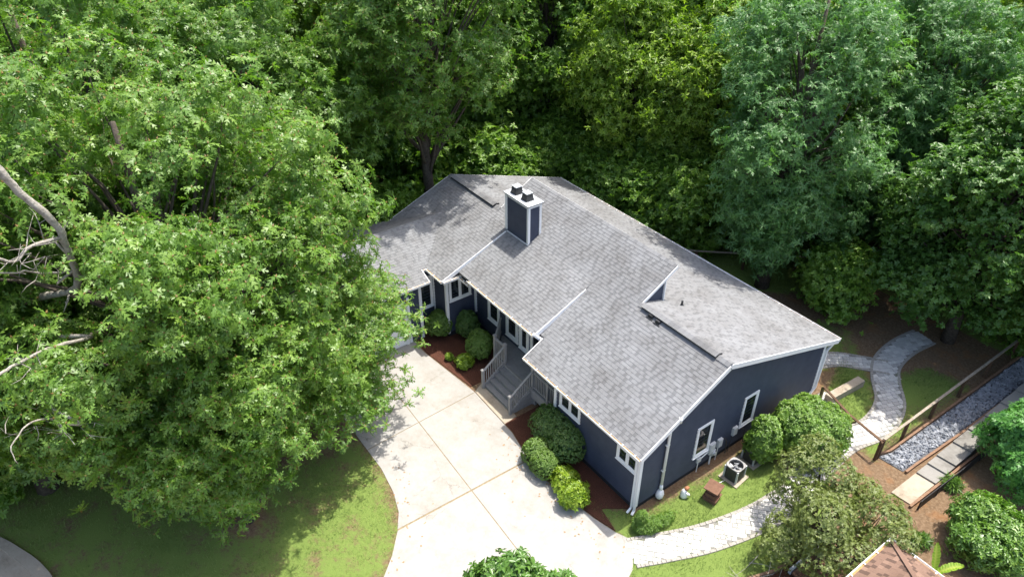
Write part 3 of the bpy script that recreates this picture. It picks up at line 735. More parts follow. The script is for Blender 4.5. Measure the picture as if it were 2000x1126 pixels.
# ------------------------------------------------------------------ leaves and plants
def rotm(ax, ang):
    ax = ax/np.linalg.norm(ax, axis=-1, keepdims=True); c = np.cos(ang)[..., None, None]; s = np.sin(ang)[..., None, None]
    x, y, z = ax[..., 0], ax[..., 1], ax[..., 2]; o = np.zeros_like(x)
    K = np.stack([np.stack([o, -z, y], -1), np.stack([z, o, -x], -1), np.stack([-y, x, o], -1)], -2)
    return np.eye(3)*c + s*K + (1-c)*np.einsum('...i,...j->...ij', ax, ax)
def frame_from(n, r):          # matrices whose z column is n, random spin
    n = n/np.linalg.norm(n, axis=1, keepdims=True); a = r.normal(size=n.shape); a -= n*(a*n).sum(1, keepdims=True); a /= np.linalg.norm(a, axis=1, keepdims=True)
    return np.stack([a, np.cross(n, a), n], 2)
def leaf_simple(Lg, W, fold=.22):      # pointed oval folded along its midrib
    return np.array([(0, 0, 0), (.45*Lg, W/2, fold*W), (Lg, 0, -.1*Lg), (.45*Lg, -W/2, fold*W)]), np.array([(0, 2, 1), (0, 3, 2)])
def leaf_oak(Lg, W):
    V = [(0, 0, 0), (.34*Lg, 0, .02), (.64*Lg, 0, .0), (Lg, 0, -.1*Lg), (.42*Lg, .34*W, .01), (.42*Lg, -.34*W, .01), (.74*Lg, .5*W, -.01), (.74*Lg, -.5*W, -.01), (.93*Lg, .22*W, -.06*Lg), (.93*Lg, -.22*W, -.06*Lg)]
    return np.array(V), np.array([(0, 1, 4), (0, 5, 1), (1, 2, 6), (1, 7, 2), (2, 3, 8), (2, 9, 3)])
def rosette(r, kind, n, Lg, W, tilt=(-.35, .5)):
    Vs, Fs, Ts = [], [], []; o = 0
    for i in range(n):
        l = Lg*r.uniform(.75, 1.15); v, f = leaf_oak(l, W*l/Lg) if kind == 'oak' else leaf_simple(l, W*l/Lg)
        az = 2*PI*(i+r.uniform(-.3, .3))/n; el = r.uniform(*tilt); tw = r.uniform(-.5, .5)
        Rx = rotm(np.array([1., 0, 0]), np.array(tw)); Ry = rotm(np.array([0, 1., 0]), np.array(-el)); Rz = rotm(np.array([0, 0, 1.]), np.array(az))
        v = v @ (Rz@Ry@Rx).T; Vs.append(v); Fs.append(f+o); Ts.append(np.full(len(v), r.uniform(-.16, .16))); o += len(v)
    if kind == 'oak':
        b = .03; v = np.array([(b, 0, .02), (-b/2, b, .02), (-b/2, -b, .02), (0, 0, .09)]); Vs.append(v); Fs.append(np.array([(0, 1, 3), (1, 2, 3), (2, 0, 3)])+o); Ts.append(np.full(4, 5.0))
    return np.concatenate(Vs), np.concatenate(Fs), np.concatenate(Ts)
def scatter(r, pos, nrm, bases, scale, base_tint, tspread=.16):
    """copies of the leaf rosettes at pos, axis nrm; returns one vertex/face/tint set"""
    N = len(pos); R_ = frame_from(nrm, r); S = scale*r.uniform(.75, 1.25, N); pick = r.integers(0, len(bases), N)
    Vs, Fs, Ts = [], [], []; o = 0
    for k, (bv, bf, bt) in enumerate(bases):
        ix = np.where(pick == k)[0]
        if not len(ix): continue
        v = np.einsum('nij,vj->nvi', R_[ix], bv)*S[ix][:, None, None]+pos[ix][:, None, :]
        f = bf[None]+(np.arange(len(ix))*len(bv))[:, None, None]+o
        t = base_tint[ix][:, None]+bt[None]+r.uniform(-tspread, tspread, (len(ix), 1))
        t = np.where(bt[None] > 1, 1.0, np.clip(t, 0, .93))
        Vs.append(v.reshape(-1, 3)); Fs.append(f.reshape(-1, 3)); Ts.append(t.ravel()); o += len(ix)*len(bv)
    return np.concatenate(Vs), np.concatenate(Fs), np.concatenate(Ts)
def limbs(m, r, base, h, r0, ends, bend=.12):
    """trunk and limbs to the clump centres"""
    top = np.array(base)+np.array((r.uniform(-.4, .4), r.uniform(-.4, .4), h))
    pts = [np.array(base)+(top-np.array(base))*t+np.array((math.sin(t*4+r.uniform(0, .3)), math.cos(t*5), 0))*bend*(t*(1-t)*4) for t in np.linspace(0, 1, 7)]
    pts[0] = pts[0]-np.array((0, 0, .3))
    m.tube(pts, [r0*1.35]+[r0*(1-.8*t) for t in np.linspace(.08, 1, 6)], 9)
    for e in ends:
        e = np.array(e); zt = np.clip((e[2]-base[2])*r.uniform(.45, .75), h*.12, h*.93); i = zt/h; s = np.array(base)+(top-np.array(base))*i
        mid = (s+e)/2+np.array((r.uniform(-.3, .3), r.uniform(-.3, .3), r.uniform(-.1, .5)))
        rr = max(.02, r0*(1-.8*i)*.42); m.tube([s, s*.6+mid*.4+r.normal(size=3)*.06, mid, mid*.45+e*.55+r.normal(size=3)*.1, e], [rr, rr*.8, rr*.6, rr*.4, rr*.15], 6)
def tree_mesh(seed, h, rad, zbase, leaf, kind, ncl, Lg, W, nleaf, clump_r=(1.0, 1.7), nclump=34, r0=.24, bark='bark', scale=1.0, shape=0.0, tilt=(-.35, .5), top_bias=.25, hang=0.0, mid_z=None, flat=.7):
    """a trunk mesh and a crown mesh in local coordinates, base at the origin"""
    r = np.random.default_rng(seed); hc = h-zbase; cz = zbase+hc*(.5 if mid_z is None else mid_z)
    cl = []; tries = 0
    while len(cl) < nclump and tries < 4000:
        tries += 1; d = r.normal(size=3); d /= np.linalg.norm(d); rr = r.uniform(.35, 1)**.6
        z = cz+d[2]*rr*hc*.46; f = 1.0
        t = (z-zbase)/hc
        if shape > 0: f = (1-shape)+shape*math.sqrt(max(0, 1-t))*1.25
        p = np.array((d[0]*rr*rad*.86*f, d[1]*rr*rad*.86*f, z)); c_r = r.uniform(*clump_r)
        if all(np.linalg.norm(p-q) > .62*max(c_r, cr) for q, cr in cl): cl.append((p, c_r))
    w = np.array([c[1]**2 for c in cl]); w /= w.sum(); which = r.choice(len(cl), ncl, p=w)
    C_ = np.array([c[0] for c in cl])[which]; CR = np.array([c[1] for c in cl])[which]
    d = r.normal(size=(ncl, 3)); d[:, 2] += .35; outw = C_-np.array((0, 0, cz)); outw /= np.linalg.norm(outw, axis=1, keepdims=True)+1e-6
    d += outw*.5; d /= np.linalg.norm(d, axis=1, keepdims=True)
    rr = r.uniform(.45, 1, ncl)**.55; pos = C_+d*(CR*rr)[:, None]*np.array((1, 1, flat))
    pos += r.normal(size=pos.shape)*np.array((.38, .38, .36))
    pos[:, 2] = np.maximum(pos[:, 2], zbase*.6+.3)
    nrm = d*.7+np.array((0, 0, .55))+r.normal(size=(ncl, 3))*.42
    if hang: nrm[:, 2] -= hang
    clt = r.uniform(-.12, .12, len(cl))[which]
    tint = .42+clt+.12*(rr-.7)
    bases = [rosette(r, kind, nleaf, Lg, W, tilt) for _ in range(5)]
    V, Fc, T = scatter(r, pos, nrm, bases, scale, tint)
    crown = np_mesh('crown', V, Fc, leaf, T)
    m = MB(); limbs(m, r, (0, 0, 0), h*.86, r0, [c[0] for c in cl]); tm = np_mesh('trunk', m.v, m.f, bark, None, True)
    return tm, crown
def place_tree(meshes, name, loc, rz, sc, label, cat='tree', group=None):
    t = root(name, (loc[0], loc[1], 0), label, cat, group); t.rotation_euler[2] = rz; t.scale = (sc, sc, sc) if isinstance(sc, (int, float)) else sc
    for n_, me in (('trunk', meshes[0]), ('crown', meshes[1])):
        o = link(bpy.data.objects.new(n_, me), t)
        if n_ == 'crown': o['kind'] = 'stuff'
    return t
OAK_A = tree_mesh(11, 16.5, 6.9, 2.2, 'oak_leaf', 'oak', 11000, .29, .155, 7, (.6, 1.25), 165, .36, tilt=(-.6, .3))
OAK_B = tree_mesh(12, 15.0, 5.6, 2.0, 'oak_leaf', 'oak', 8400, .29, .155, 7, (.6, 1.2), 125, .32, tilt=(-.6, .3))
OAK_C = tree_mesh(13, 8.6, 3.1, 1.3, 'oak_leaf', 'oak', 2900, .26, .14, 7, (.45, .9), 54, .14, tilt=(-.6, .3))
OAK_D = tree_mesh(14, 17.0, 4.8, 6.4, 'oak_leaf', 'oak', 4600, .29, .155, 7, (.6, 1.2), 70, .3, tilt=(-.6, .3))
BROAD = tree_mesh(21, 15.5, 4.2, 2.0, 'broad_leaf', 'x', 16000, .23, .125, 6, (.55, 1.0), 110, .24)
LIME = tree_mesh(22, 14.5, 4.0, 1.8, 'lime_leaf', 'x', 14500, .26, .11, 6, (.5, 1.0), 100, .22, hang=.25, tilt=(-.7, .2))
BLUE = tree_mesh(23, 17.0, 4.7, 1.2, 'blue_leaf', 'oak', 8500, .26, .14, 6, (.55, 1.0), 125, .30, tilt=(-.6, .4))
DARK = tree_mesh(24, 15.0, 5.0, 1.0, 'dark_leaf', 'x', 17000, .2, .12, 6, (.55, 1.0), 115, .28)
PINE = tree_mesh(25, 19.0, 3.4, 8.0, 'pine_leaf', 'x', 5200, .28, .035, 10, (.5, .9), 50, .25, shape=.5)
UNDER = tree_mesh(26, 4.6, 2.2, .2, 'broad_leaf', 'x', 4200, .21, .115, 6, (.4, .8), 30, .07)

# the oaks on the left
oaks = [(OAK_A, (-10.2, -11.2), .4, 1.0, 'broad oak spreading over the front lawn beside the driveway'),
        (OAK_B, (-13.6, -17.0), 2.1, 1.0, 'oak with bare grey dead limbs at the lawn edge'),
        (OAK_A, (-19.5, -12.6), 3.3, 1.08, 'tall oak behind the lawn oaks, its trunk hidden in leaves'),
        (OAK_B, (-21.2, -5.6), 4.6, 1.12, 'tall oak rising straight behind the garage roof'),
        (OAK_D, (-19.7, 3.4), 5.5, 1.1, 'oak leaning its branches over the far end of the house roof'),
        (OAK_B, (-27.5, -10.5), 1.2, 1.2, 'oak deep in the wood behind the garage oaks'),
        (OAK_C, (-10.4, -7.0), .9, (1.2, 1.2, .84), 'small low oak hanging over the driveway in front of the garage'),
        (OAK_C, (-7.7, -11.4), 3.0, 1.0, 'young oak low over the shaded front lawn')]
for ms, loc, rz, sc, lab in oaks: place_tree(ms, 'oak_tree', loc, rz, sc, lab)
# bare dead limbs belong to the second oak
def by_label(t): return [o for o in bpy.data.objects if o.get('label', '').startswith(t)][0]
DL, DA = by_label('oak with bare'), by_label('broad oak spreading')
def dead(pts, r0, r1, twigs=4, owner=DL, rootend=None):
    """a bare limb through the points seen at its distances; its thick end runs back to the owner's trunk ('first' or 'last' point)"""
    r0 *= .55; r1 *= .55
    P = [CAM+ray(u, v)/np.linalg.norm(ray(u, v))*(d-.2) for u, v, d in pts]; R_ = list(np.linspace(r0, r1, len(P)))
    r = np.random.default_rng(len(pts)+int(pts[0][1])); m = MB()
    P = [p+r.normal(size=3)*.03 for p in P]
    if rootend:
        k = 0 if rootend == 'first' else -1; a = P[k]; T_ = np.array((owner.location[0], owner.location[1], max(2.5, a[2]-2.2)))
        ex = [a*.67+T_*.33+np.array((0, 0, -.1)), a*.33+T_*.67+np.array((0, 0, -.15)), T_]; rr = max(r0, r1)
        if k == 0: P = ex[::-1]+P; R_ = [rr*1.7, rr*1.45, rr*1.2]+R_
        else: P = P+ex; R_ = R_+[rr*1.2, rr*1.45, rr*1.7]
    fine_P, fine_R = smooth_line([tuple(p) for p in P], 4), np.interp(np.linspace(0, len(P)-1, (len(P)-1)*4+1), range(len(P)), R_)
    fine_P = [np.array(p)+r.normal(size=3)*.012 for p in fine_P]; m.tube(fine_P, [float(q)*r.uniform(.9, 1.12) for q in fine_R], 7)
    for k in range(twigs*2):
        a = fine_P[r.integers(len(fine_P)//5, len(fine_P)*4//5)]; e = a+r.normal(size=3)*.4; mid = (a+e)/2+r.normal(size=3)*.1; m.tube([a, mid, e], [min(r0, r1)*.5, min(r0, r1)*.35, .005], 5)
        e2 = mid+r.normal(size=3)*.25; m.tube([mid, (mid+e2)/2+r.normal(size=3)*.04, e2], [.012, .008, .004], 4)
    inv = Matrix.LocRotScale(owner.location, owner.rotation_euler, owner.scale).inverted()
    V = np.array([inv @ Vector(v) for v in m.v]); link(bpy.data.objects.new('dead_limb', np_mesh('dead_limb', V, m.f, 'pale_bark', None, True)), owner)
dead([(-60, 280, 21), (0, 335, 21.2), (35, 375, 21.4), (95, 432, 21.8), (130, 480, 22.4), (150, 560, 23.5)], .17, .17, 4, rootend='last')
dead([(118, 464, 22.1), (60, 482, 21.6), (30, 508, 21.4), (-30, 500, 21)], .09, .06, 4)
dead([(142, 528, 23), (95, 535, 22.5), (50, 528, 21.8), (-30, 532, 21.2)], .06, .03, 3)
dead([(180, 655, 22.4), (105, 676, 21.4), (50, 700, 20.8), (0, 735, 20.4), (-40, 770, 20.2)], .09, .05, 3, rootend='first')
dead([(160, 830, 21.9), (100, 812, 21.2), (55, 832, 20.8), (22, 870, 20.6), (30, 905, 20.6)], .06, .015, 4, rootend='first')
dead([(110, 814, 21.3), (125, 840, 21.2), (150, 872, 21)], .03, .012, 4)
dead([(345, 480, 23.5), (350, 520, 23.4), (340, 548, 23.6)], .05, .06, 2, DA, 'last')
dead([(225, 582, 22.4), (262, 578, 22.2), (270, 602, 22.4), (305, 572, 22.6)], .03, .05, 2, DA, 'last')

# trees behind and to the right of the house
near = [(BLUE, 'white_oak_tree', (-6.6, 15.4), .3, (1.0, 1.0, .98), 'big blue-green tree standing behind the rear eave of the house'),
        (BLUE, 'white_oak_tree', (-4.2, 22.4), 2.6, (.9, .9, .95), 'blue-green tree with leaning trunk by the rear fence'),
        (DARK, 'maple_tree', (1.5, 18.8), 1.0, (.92, .92, .85), 'dark leafy tree over the end of the paver path'),
        (DARK, 'maple_tree', (7.4, 21.0), 2.2, (1.0, 1.0, .95), 'dark leafy tree beyond the stone drainage bed'),
        (BROAD, 'maple_tree', (2.5, 27.0), 4.0, (1.15, 1.15, 1.2), 'tall bright tree behind the dark tree at the path end'),
        (LIME, 'locust_tree', (-14.2, 18.6), .8, (1.0, 1.0, 1.0), 'light green feathery tree behind the middle of the house'),
        (LIME, 'locust_tree', (-20.6, 17.2), 3.9, (.95, .95, .98), 'light green feathery tree left of its twin behind the chimney'),
        (BROAD, 'maple_tree', (-26.0, 10.2), 5.2, (1.0, 1.0, 1.05), 'rounded mid green tree behind the far roof end'),
        (BROAD, 'maple_tree', (-11.0, 24.0), 1.9, (1.05, 1.05, 1.05), 'mid green tree between the feathery trees and the blue-green tree'),
        (LIME, 'locust_tree', (-17.2, 15.4), 2.4, (.9, .9, 1.0), 'light green feathery tree closest behind the rear eave'),
        (BROAD, 'maple_tree', (-23.8, 14.4), 3.1, (.95, .95, 1.05), 'mid green tree between the far roof end and the feathery trees'),
        (LIME, 'locust_tree', (-10.6, 20.4), 1.3, (.95, .95, 1.0), 'light green feathery tree next to the big blue-green tree'),
        (BROAD, 'maple_tree', (-18.2, 23.6), 5.0, (1.0, 1.0, 1.15), 'tall mid green tree behind the three feathery trees'),
        (PINE, 'pine_tree', (-30.0, 21.0), .5, (1.0, 1.0, .92), 'pine standing behind the feathery trees')]
for ms, nm, loc, rz, sc, lab in near: place_tree(ms, nm, loc, rz, sc, lab)
taken = [np.array(l) for _, l, *_ in oaks]+[np.array(n_[2]) for n_ in near]
protos = [(BROAD, 'maple_tree', 'mid green broadleaf tree in the wood behind the house'), (LIME, 'locust_tree', 'light green feathery tree in the wood behind the house'),
          (DARK, 'maple_tree', 'dark green broadleaf tree in the wood behind the house'), (PINE, 'pine_tree', 'pine tree in the wood behind the house'), (BLUE, 'white_oak_tree', 'blue-green oak in the wood behind the house')]
r = np.random.default_rng(5); cnt = 0
for gx in np.arange(-84, 30, 5.7):
    for gy in np.arange(-24, 84, 5.7):
        x, y = gx+r.uniform(-2, 2), gy+r.uniform(-2, 2); d = np.array((x-CAM[0], y-CAM[1])); dist = np.hypot(*d); an = math.degrees(math.atan2(d[1], d[0])) % 360
        if not (103 < an < 186) or dist > 84: continue
        if -24 < x < 14 and y < 21: continue
        if x >= -24 and y < 24 and x > -12: continue
        if -30 < x and y < -14: continue
        if any(np.hypot(*(np.array((x, y))-t)) < 4.6 for t in taken): continue
        k = r.choice(5, p=(.42, .28, .08, .12, .10)); s = r.uniform(.9, 1.18)
        ms, nm, lab = protos[k]; place_tree(ms, nm, (x, y), r.uniform(0, 6.28), (s*.92, s*.92, s*r.uniform(1.0, 1.25)), lab, group='trees in the wood behind'); cnt += 1
# understory saplings
n_u = 0
for i in range(900):
    x, y = r.uniform(-44, 2), r.uniform(-14, 36)
    if -19.5 < x < 1 and y < 15.2: continue
    if x > -19.5 and y < 13: continue
    if x > -12 and y < 25 and y < 19+(x+12)*.9: continue
    if x < -19.5 and y < -9: continue
    if n_u >= 84: break
    s = r.uniform(.6, 1.15); place_tree(UNDER, 'sapling', (x, y), r.uniform(0, 6.28), (s, s, s), 'leafy sapling filling the wood floor behind the house', 'sapling', 'saplings under the wood'); n_u += 1
for (x, y, s, lab) in ((-16.4, 13.6, .95, 'leafy sapling against the rear eave near the far corner'), (-13.6, 14.0, 1.0, 'leafy sapling against the rear eave under the feathery tree'), (-11.6, 15.6, 1.05, 'leafy sapling beside the start of the rear fence'), (-9.4, 18.6, 1.0, 'leafy sapling beyond the rear fence'),
                       (-15.6, 16.6, 1.2, 'leafy sapling at the foot of the feathery tree'), (-3.4, 16.4, .8, 'leafy sapling between the two blue-green trees'), (4.0, 21.5, 1.1, 'leafy sapling at the far end of the stone bed'), (-22.5, 9.0, 1.1, 'leafy sapling right behind the far roof corner'), (-21.5, 13.2, 1.1, 'leafy sapling between the rounded tree and the feathery tree'), (-25.0, 6.0, 1.2, 'leafy sapling beside the oak over the far roof end'), (-18.5, 14.5, 1.0, 'leafy sapling close behind the rear eave below the chimney'), (-15.6, -12.4, .8, 'leafy sapling in the deep shade under the lawn oak'), (-17.2, -16.6, .9, 'leafy sapling at the shaded back edge of the front lawn'), (-14.6, -19.3, .9, 'leafy sapling beside the oak with dead limbs'), (-20.0, -18.5, 1.1, 'leafy sapling behind the oak with dead limbs')):
    place_tree(UNDER, 'sapling', (x, y), x, s, lab, 'sapling')

# shrubs ------------------------------------------------------------
def shrub(name, loc, lumps, leaf, label, n, Lg, W, nleaf=5, kind='x', cat='shrub', core=True, stem=True, tilt=(-.3, .6), seed=1, group=None, jitter=.1, rough_=.035):
    """lumps: (dx,dy,dz,rx,ry,rz) ellipsoids relative to loc; leaves on their outer shells, stems and a solid dark core inside"""
    r = np.random.default_rng(seed); t = root(name, (loc[0], loc[1], 0), label, cat, group)
    A = np.array([l[3]*l[5] for l in lumps]); which = r.choice(len(lumps), n, p=A/A.sum()); Lp = np.array(lumps, float)[which]
    d = r.normal(size=(n, 3)); d /= np.linalg.norm(d, axis=1, keepdims=True); d[:, 2] = np.where(d[:, 2] < -.55, -d[:, 2], d[:, 2])
    ph = r.uniform(0, 6.28, 6); wob = (np.sin(d[:, 0]*5+ph[0]+which)+np.sin(d[:, 1]*6+ph[1]+which*2)+np.sin(d[:, 2]*5+ph[2])+.7*np.sin(d[:, 0]*11+d[:, 1]*9+ph[3])+.7*np.sin(d[:, 2]*12-d[:, 0]*8+ph[4]))*rough_
    pos = Lp[:, :3]+d*Lp[:, 3:]*(1-np.abs(r.normal(size=(n, 1)))*jitter+.02+wob[:, None])
    keep = pos[:, 2] > .04
    for l in lumps:
        l = np.array(l, float); q = ((pos-l[:3])/l[3:]); keep &= ((q**2).sum(1) > .5)
    pos, d = pos[keep], d[keep]
    bases = [rosette(r, kind, nleaf, Lg, W, tilt) for _ in range(4)]
    tint = np.full(len(pos), .42)+r.normal(size=len(pos))*.05
    V, Fc, T = scatter(r, pos, d+np.array((0, 0, .25))+r.normal(size=d.shape)*.25, bases, 1.0, tint)
    o = link(bpy.data.objects.new('foliage', np_mesh('foliage', V, Fc, leaf, T)), t); o['kind'] = 'stuff'
    m = MB()
    for l in lumps:
        for k in range(5):
            e = np.array(l[:3])+r.normal(size=3)*np.array(l[3:])*.35; e[2] = max(e[2], .15)
            m.tube([(l[0]*.4+r.uniform(-.05, .05), l[1]*.4, -.05), (l[0]*.7, l[1]*.7, e[2]*.45), e], [.03, .022, .008], 5)
    m.build('stem', 'bark', t)
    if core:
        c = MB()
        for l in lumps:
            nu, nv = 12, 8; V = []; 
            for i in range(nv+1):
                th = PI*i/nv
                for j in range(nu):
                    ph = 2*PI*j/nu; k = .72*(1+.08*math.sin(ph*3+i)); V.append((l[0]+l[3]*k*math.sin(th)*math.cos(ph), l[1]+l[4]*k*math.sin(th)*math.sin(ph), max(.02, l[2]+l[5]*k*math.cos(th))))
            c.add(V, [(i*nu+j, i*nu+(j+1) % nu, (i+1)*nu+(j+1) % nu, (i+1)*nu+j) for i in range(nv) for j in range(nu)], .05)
        c.build('dark_core', leaf, t)  # added solid core in darkest leaf tint: blocks see-through, paints the inner shade
    return t
def at(u, v, z): P = G(u, v, z); return (float(P[0]), float(P[1]))
def sp(u, v, z, wpx, name, leaf, label, n, Lg=.07, W=.04, hz=None, **k):
    P = G(u, v, z); rx = wpx/2/pxm(P); rz = hz or z*1.0
    return shrub(name, (P[0], P[1]), [(0, 0, z, rx, rx, rz)], leaf, label, n, Lg, W, **k)
sp(858, 632, .72, 52, 'round_shrub', 'box_leaf', 'clipped bright green ball shrub beside the garage corner', 1500, seed=31)
sp(913, 634, .72, 46, 'round_shrub', 'boxdark_leaf', 'clipped ball shrub under the bedroom window', 1400, seed=32)
sp(936, 673, .78, 52, 'round_shrub', 'box_leaf', 'clipped ball shrub beside the porch steps, lit yellow green', 1600, seed=33)
sp(908, 705, .3, 34, 'golden_shrub', 'gold_leaf', 'small golden shrub in the open mulch before the ball shrubs', 420, .12, .06, hz=.32, rough_=.09, jitter=.25, seed=34)
sp(877, 697, .18, 14, 'golden_shrub', 'gold_leaf', 'tiny golden plant in the open mulch', 110, .09, .05, hz=.2, seed=35)
P = G(1088, 845, .85)
shrub('round_shrub', (P[0], P[1]), [(-.45, .05, .85, .85, .75, .85), (.62, 0, .85, .85, .8, .85), (.1, .1, .9, .8, .7, .8)], 'boxdark_leaf', 'big double ball shrub under the small front windows', 3600, .075, .042, seed=36)
P = G(1056, 893, .5)
shrub('low_shrub', (P[0], P[1]), [(-.3, .05, .5, .6, .6, .55), (.35, -.05, .5, .6, .55, .52)], 'box_leaf', 'low smooth clipped mound shrub on the driveway edge', 2600, .05, .03, seed=37, jitter=.05)
sp(1102, 935, .4, 50, 'golden_shrub', 'gold_leaf', 'golden green shrub next to the low clipped mound', 700, .13, .065, hz=.42, rough_=.09, jitter=.25, seed=38)
sp(1122, 965, .42, 58, 'golden_shrub', 'gold_leaf', 'larger golden green shrub at the lawn end of the mulch bed', 900, .13, .065, hz=.44, rough_=.09, jitter=.25, seed=39)
# little conifer at the house corner
P = G(1252, 1022, .3)
shrub('conifer_shrub', (P[0], P[1]), [(0, 0, .25, .32, .32, .3), (0, 0, .6, .2, .2, .35), (.25, .35, .25, .3, .45, .25), (.3, .9, .2, .25, .5, .2)], 'holly_leaf', 'small spiky conifer at the front house corner', 1100, .11, .02, nleaf=7, seed=40, core=False, jitter=.3)
# hedge of shrubs along the gable wall
P = G(1492, 862, 1.0)
shrub('holly_bush', (P[0], P[1]), [(0, 0, 1.0, .62, .62, 1.0), (-.1, .1, 1.6, .45, .45, .5)], 'holly_leaf', 'upright glossy bush next to the air conditioner', 2600, .12, .055, seed=41, rough_=.06, jitter=.16)
P = G(1572, 838, 1.1)
shrub('holly_bush', (P[0], P[1]), [(-.25, -.3, 1.1, 1.05, 1.0, 1.1), (.35, .65, 1.0, 1.05, 1.0, 1.0), (-.35, .5, 1.35, .8, .8, .75), (.5, -.3, .9, .9, .8, .9)], 'holly_leaf', 'large glossy rounded bush beside the wooden rail', 6500, .12, .055, seed=42, rough_=.06, jitter=.16)
# crape myrtle
P = G(1640, 998, 2.0)
r_ = np.random.default_rng(43)
L_ = [(float(a), float(b_), float(c_), float(q), float(q), float(q*.8)) for a, b_, c_, q in zip(np.clip(r_.normal(size=34)*1.1, -1.8, 1.9), np.clip(r_.normal(size=34)*1.2, -2, 1.9), r_.uniform(.8, 2.7, 34), r_.uniform(.5, .9, 34))]
shrub('crape_myrtle', (P[0], P[1]), L_, 'myrtle_leaf', 'wide olive green crape myrtle with pinkish tips over the paver path', 13500, .10, .05, nleaf=5, seed=43, core=False, jitter=.3, cat='tree')
# fig, laurels, banana, neighbours' shrubs at lower right
P = G(2005, 868, 1.6)
shrub('fig_tree', (P[0], P[1]), [(0, 0, 1.6, 1.4, 1.4, 1.4), (.7, -.9, 1.3, 1.1, 1.1, 1.1), (-.3, .8, 1.5, 1.1, 1.1, 1.1), (.9, .6, 2.1, 1.0, 1.0, .9)], 'fig_leaf', 'bright green big-leaved fig bush beyond the black edging', 2300, .26, .2, nleaf=5, kind='oak', seed=44, cat='tree', rough_=.06, jitter=.2)
P = G(1925, 1040, .9)
shrub('laurel_bush', (P[0], P[1]), [(-.4, .3, .9, .95, .95, .9), (.5, .5, .8, .9, .9, .8), (.1, -.6, .8, .9, .8, .8), (.9, -.1, .7, .8, .8, .7), (-.3, 1.2, .6, .7, .7, .6)], 'laurel_leaf', 'wide glossy laurel bush between the fig and the brown tiled gazebo', 4200, .16, .07, nleaf=5, seed=45, rough_=.08, jitter=.25)
P = G(1860, 905, .2)
sp(1860, 945, .15, 26, 'lily_clump', 'laurel_leaf', 'small strappy green plant in the bare mulch', 90, .3, .03, hz=.15, core=False, seed=47)
sp(1800, 1055, .15, 24, 'lily_clump', 'laurel_leaf', 'small strappy green plant beside the gazebo corner', 80, .3, .03, hz=.15, core=False, seed=48)
# small tree at the bottom edge
P = CAM+ray(1030, 1160)/np.linalg.norm(ray(1030, 1160))*16.2
TL = [(-.5, -.3, 4.2, .8, .8, .8), (.35, .2, 4.3, .8, .7, .8), (.62, .45, 5.0, .3, .3, .55), (-.3, -.1, 4.9, .55, .5, .5), (0, 0, 3.3, 1.0, 1.0, .9), (.2, .2, 4.95, .3, .3, .4), (-.65, -.4, 4.75, .35, .35, .4)]
dzt = P[2]-4.6
TL = [(a, b_, c_+dzt, d_, e_2, f_) for a, b_, c_, d_, e_2, f_ in TL]
tr = shrub('magnolia_tree', (P[0], P[1]), TL, 'laurel_leaf', 'small glossy leaved tree top in front of the driveway', 3000, .13, .065, nleaf=6, seed=46, cat='tree', rough_=.08, jitter=.3)
one('trunk', 'bark', tr, (0, 0, 0), lambda m: m.tube([(0, 0, -.2), (.1, .05, P[2]*.4), (0, 0, P[2]-.8), (0, 0, P[2]+.2)], [.16, .12, .08, .04], 9))
# banana plant
P = G(1832, 1105, .9); BN = root('banana_plant', (P[0], P[1], 0), 'banana plant with long ribbed leaves behind the gazebo roof', 'plant'); 
def banana(az, el, Lb, curl):
    n = 22; V = []; T = []
    for i in range(n+1):
        t = i/n; q0 = Lb*t; z = .45+math.sin(el)*q0-curl*q0*q0; q = math.cos(el)*q0; w = .15*math.sin(PI*min(1, .06+t*.93))**.6*(1 if i % 5 else .8); pl = .012*(i % 2)
        for sgn, k in ((-1, 1), (-.5, .5), (0, 0), (.5, .5), (1, 1)): V.append((q*math.cos(az)-sgn*w*math.sin(az), q*math.sin(az)+sgn*w*math.cos(az), z+.06*k+(pl if k else 0))); T.append(.9 if k == 0 else .3+.3*(i % 2))
    F2 = [(i*5+j, i*5+j+1, (i+1)*5+j+1, (i+1)*5+j) for i in range(n) for j in range(4)]
    link(bpy.data.objects.new('leaf', np_mesh('leaf', np.array(V), F2, 'banana_leaf', T)), BN)
for az, el, Lb, cu in ((2.6, 1.25, 1.35, .12), (1.0, .8, 1.3, .35), (3.7, .75, 1.3, .4), (5.0, 1.1, 1.1, .3)): banana(az, el, Lb, cu)
one('stem', 'mossy_wood', BN, (0, 0, 0), lambda m: m.tube([(0, 0, -.1), (0, 0, .3), (0, 0, .55)], [.12, .1, .06], 9))
# red potted plant at the porch corner
RP = root('potted_plant', (-6.75, 1.15, DZ), 'dark red leafy plant in a pot on the porch deck', 'plant')
one('pot', 'terracotta', RP, (0, 0, 0), lambda m: m.tube([(0, 0, 0), (0, 0, .26), (0, 0, .3)], [.12, .17, .18], 12))
r_ = np.random.default_rng(3); n_ = 60; d_ = r_.normal(size=(n_, 3)); d_ /= np.linalg.norm(d_, axis=1, keepdims=True)
V, Fc, T = scatter(r_, d_*.24+np.array((0, 0, .5)), d_+np.array((0, 0, .4)), [rosette(r_, 'x', 5, .14, .05)], 1.0, np.full(n_, .4)); o = link(bpy.data.objects.new('foliage', np_mesh('foliage', V, Fc, 'red_leaf', T)), RP); o['kind'] = 'stuff'

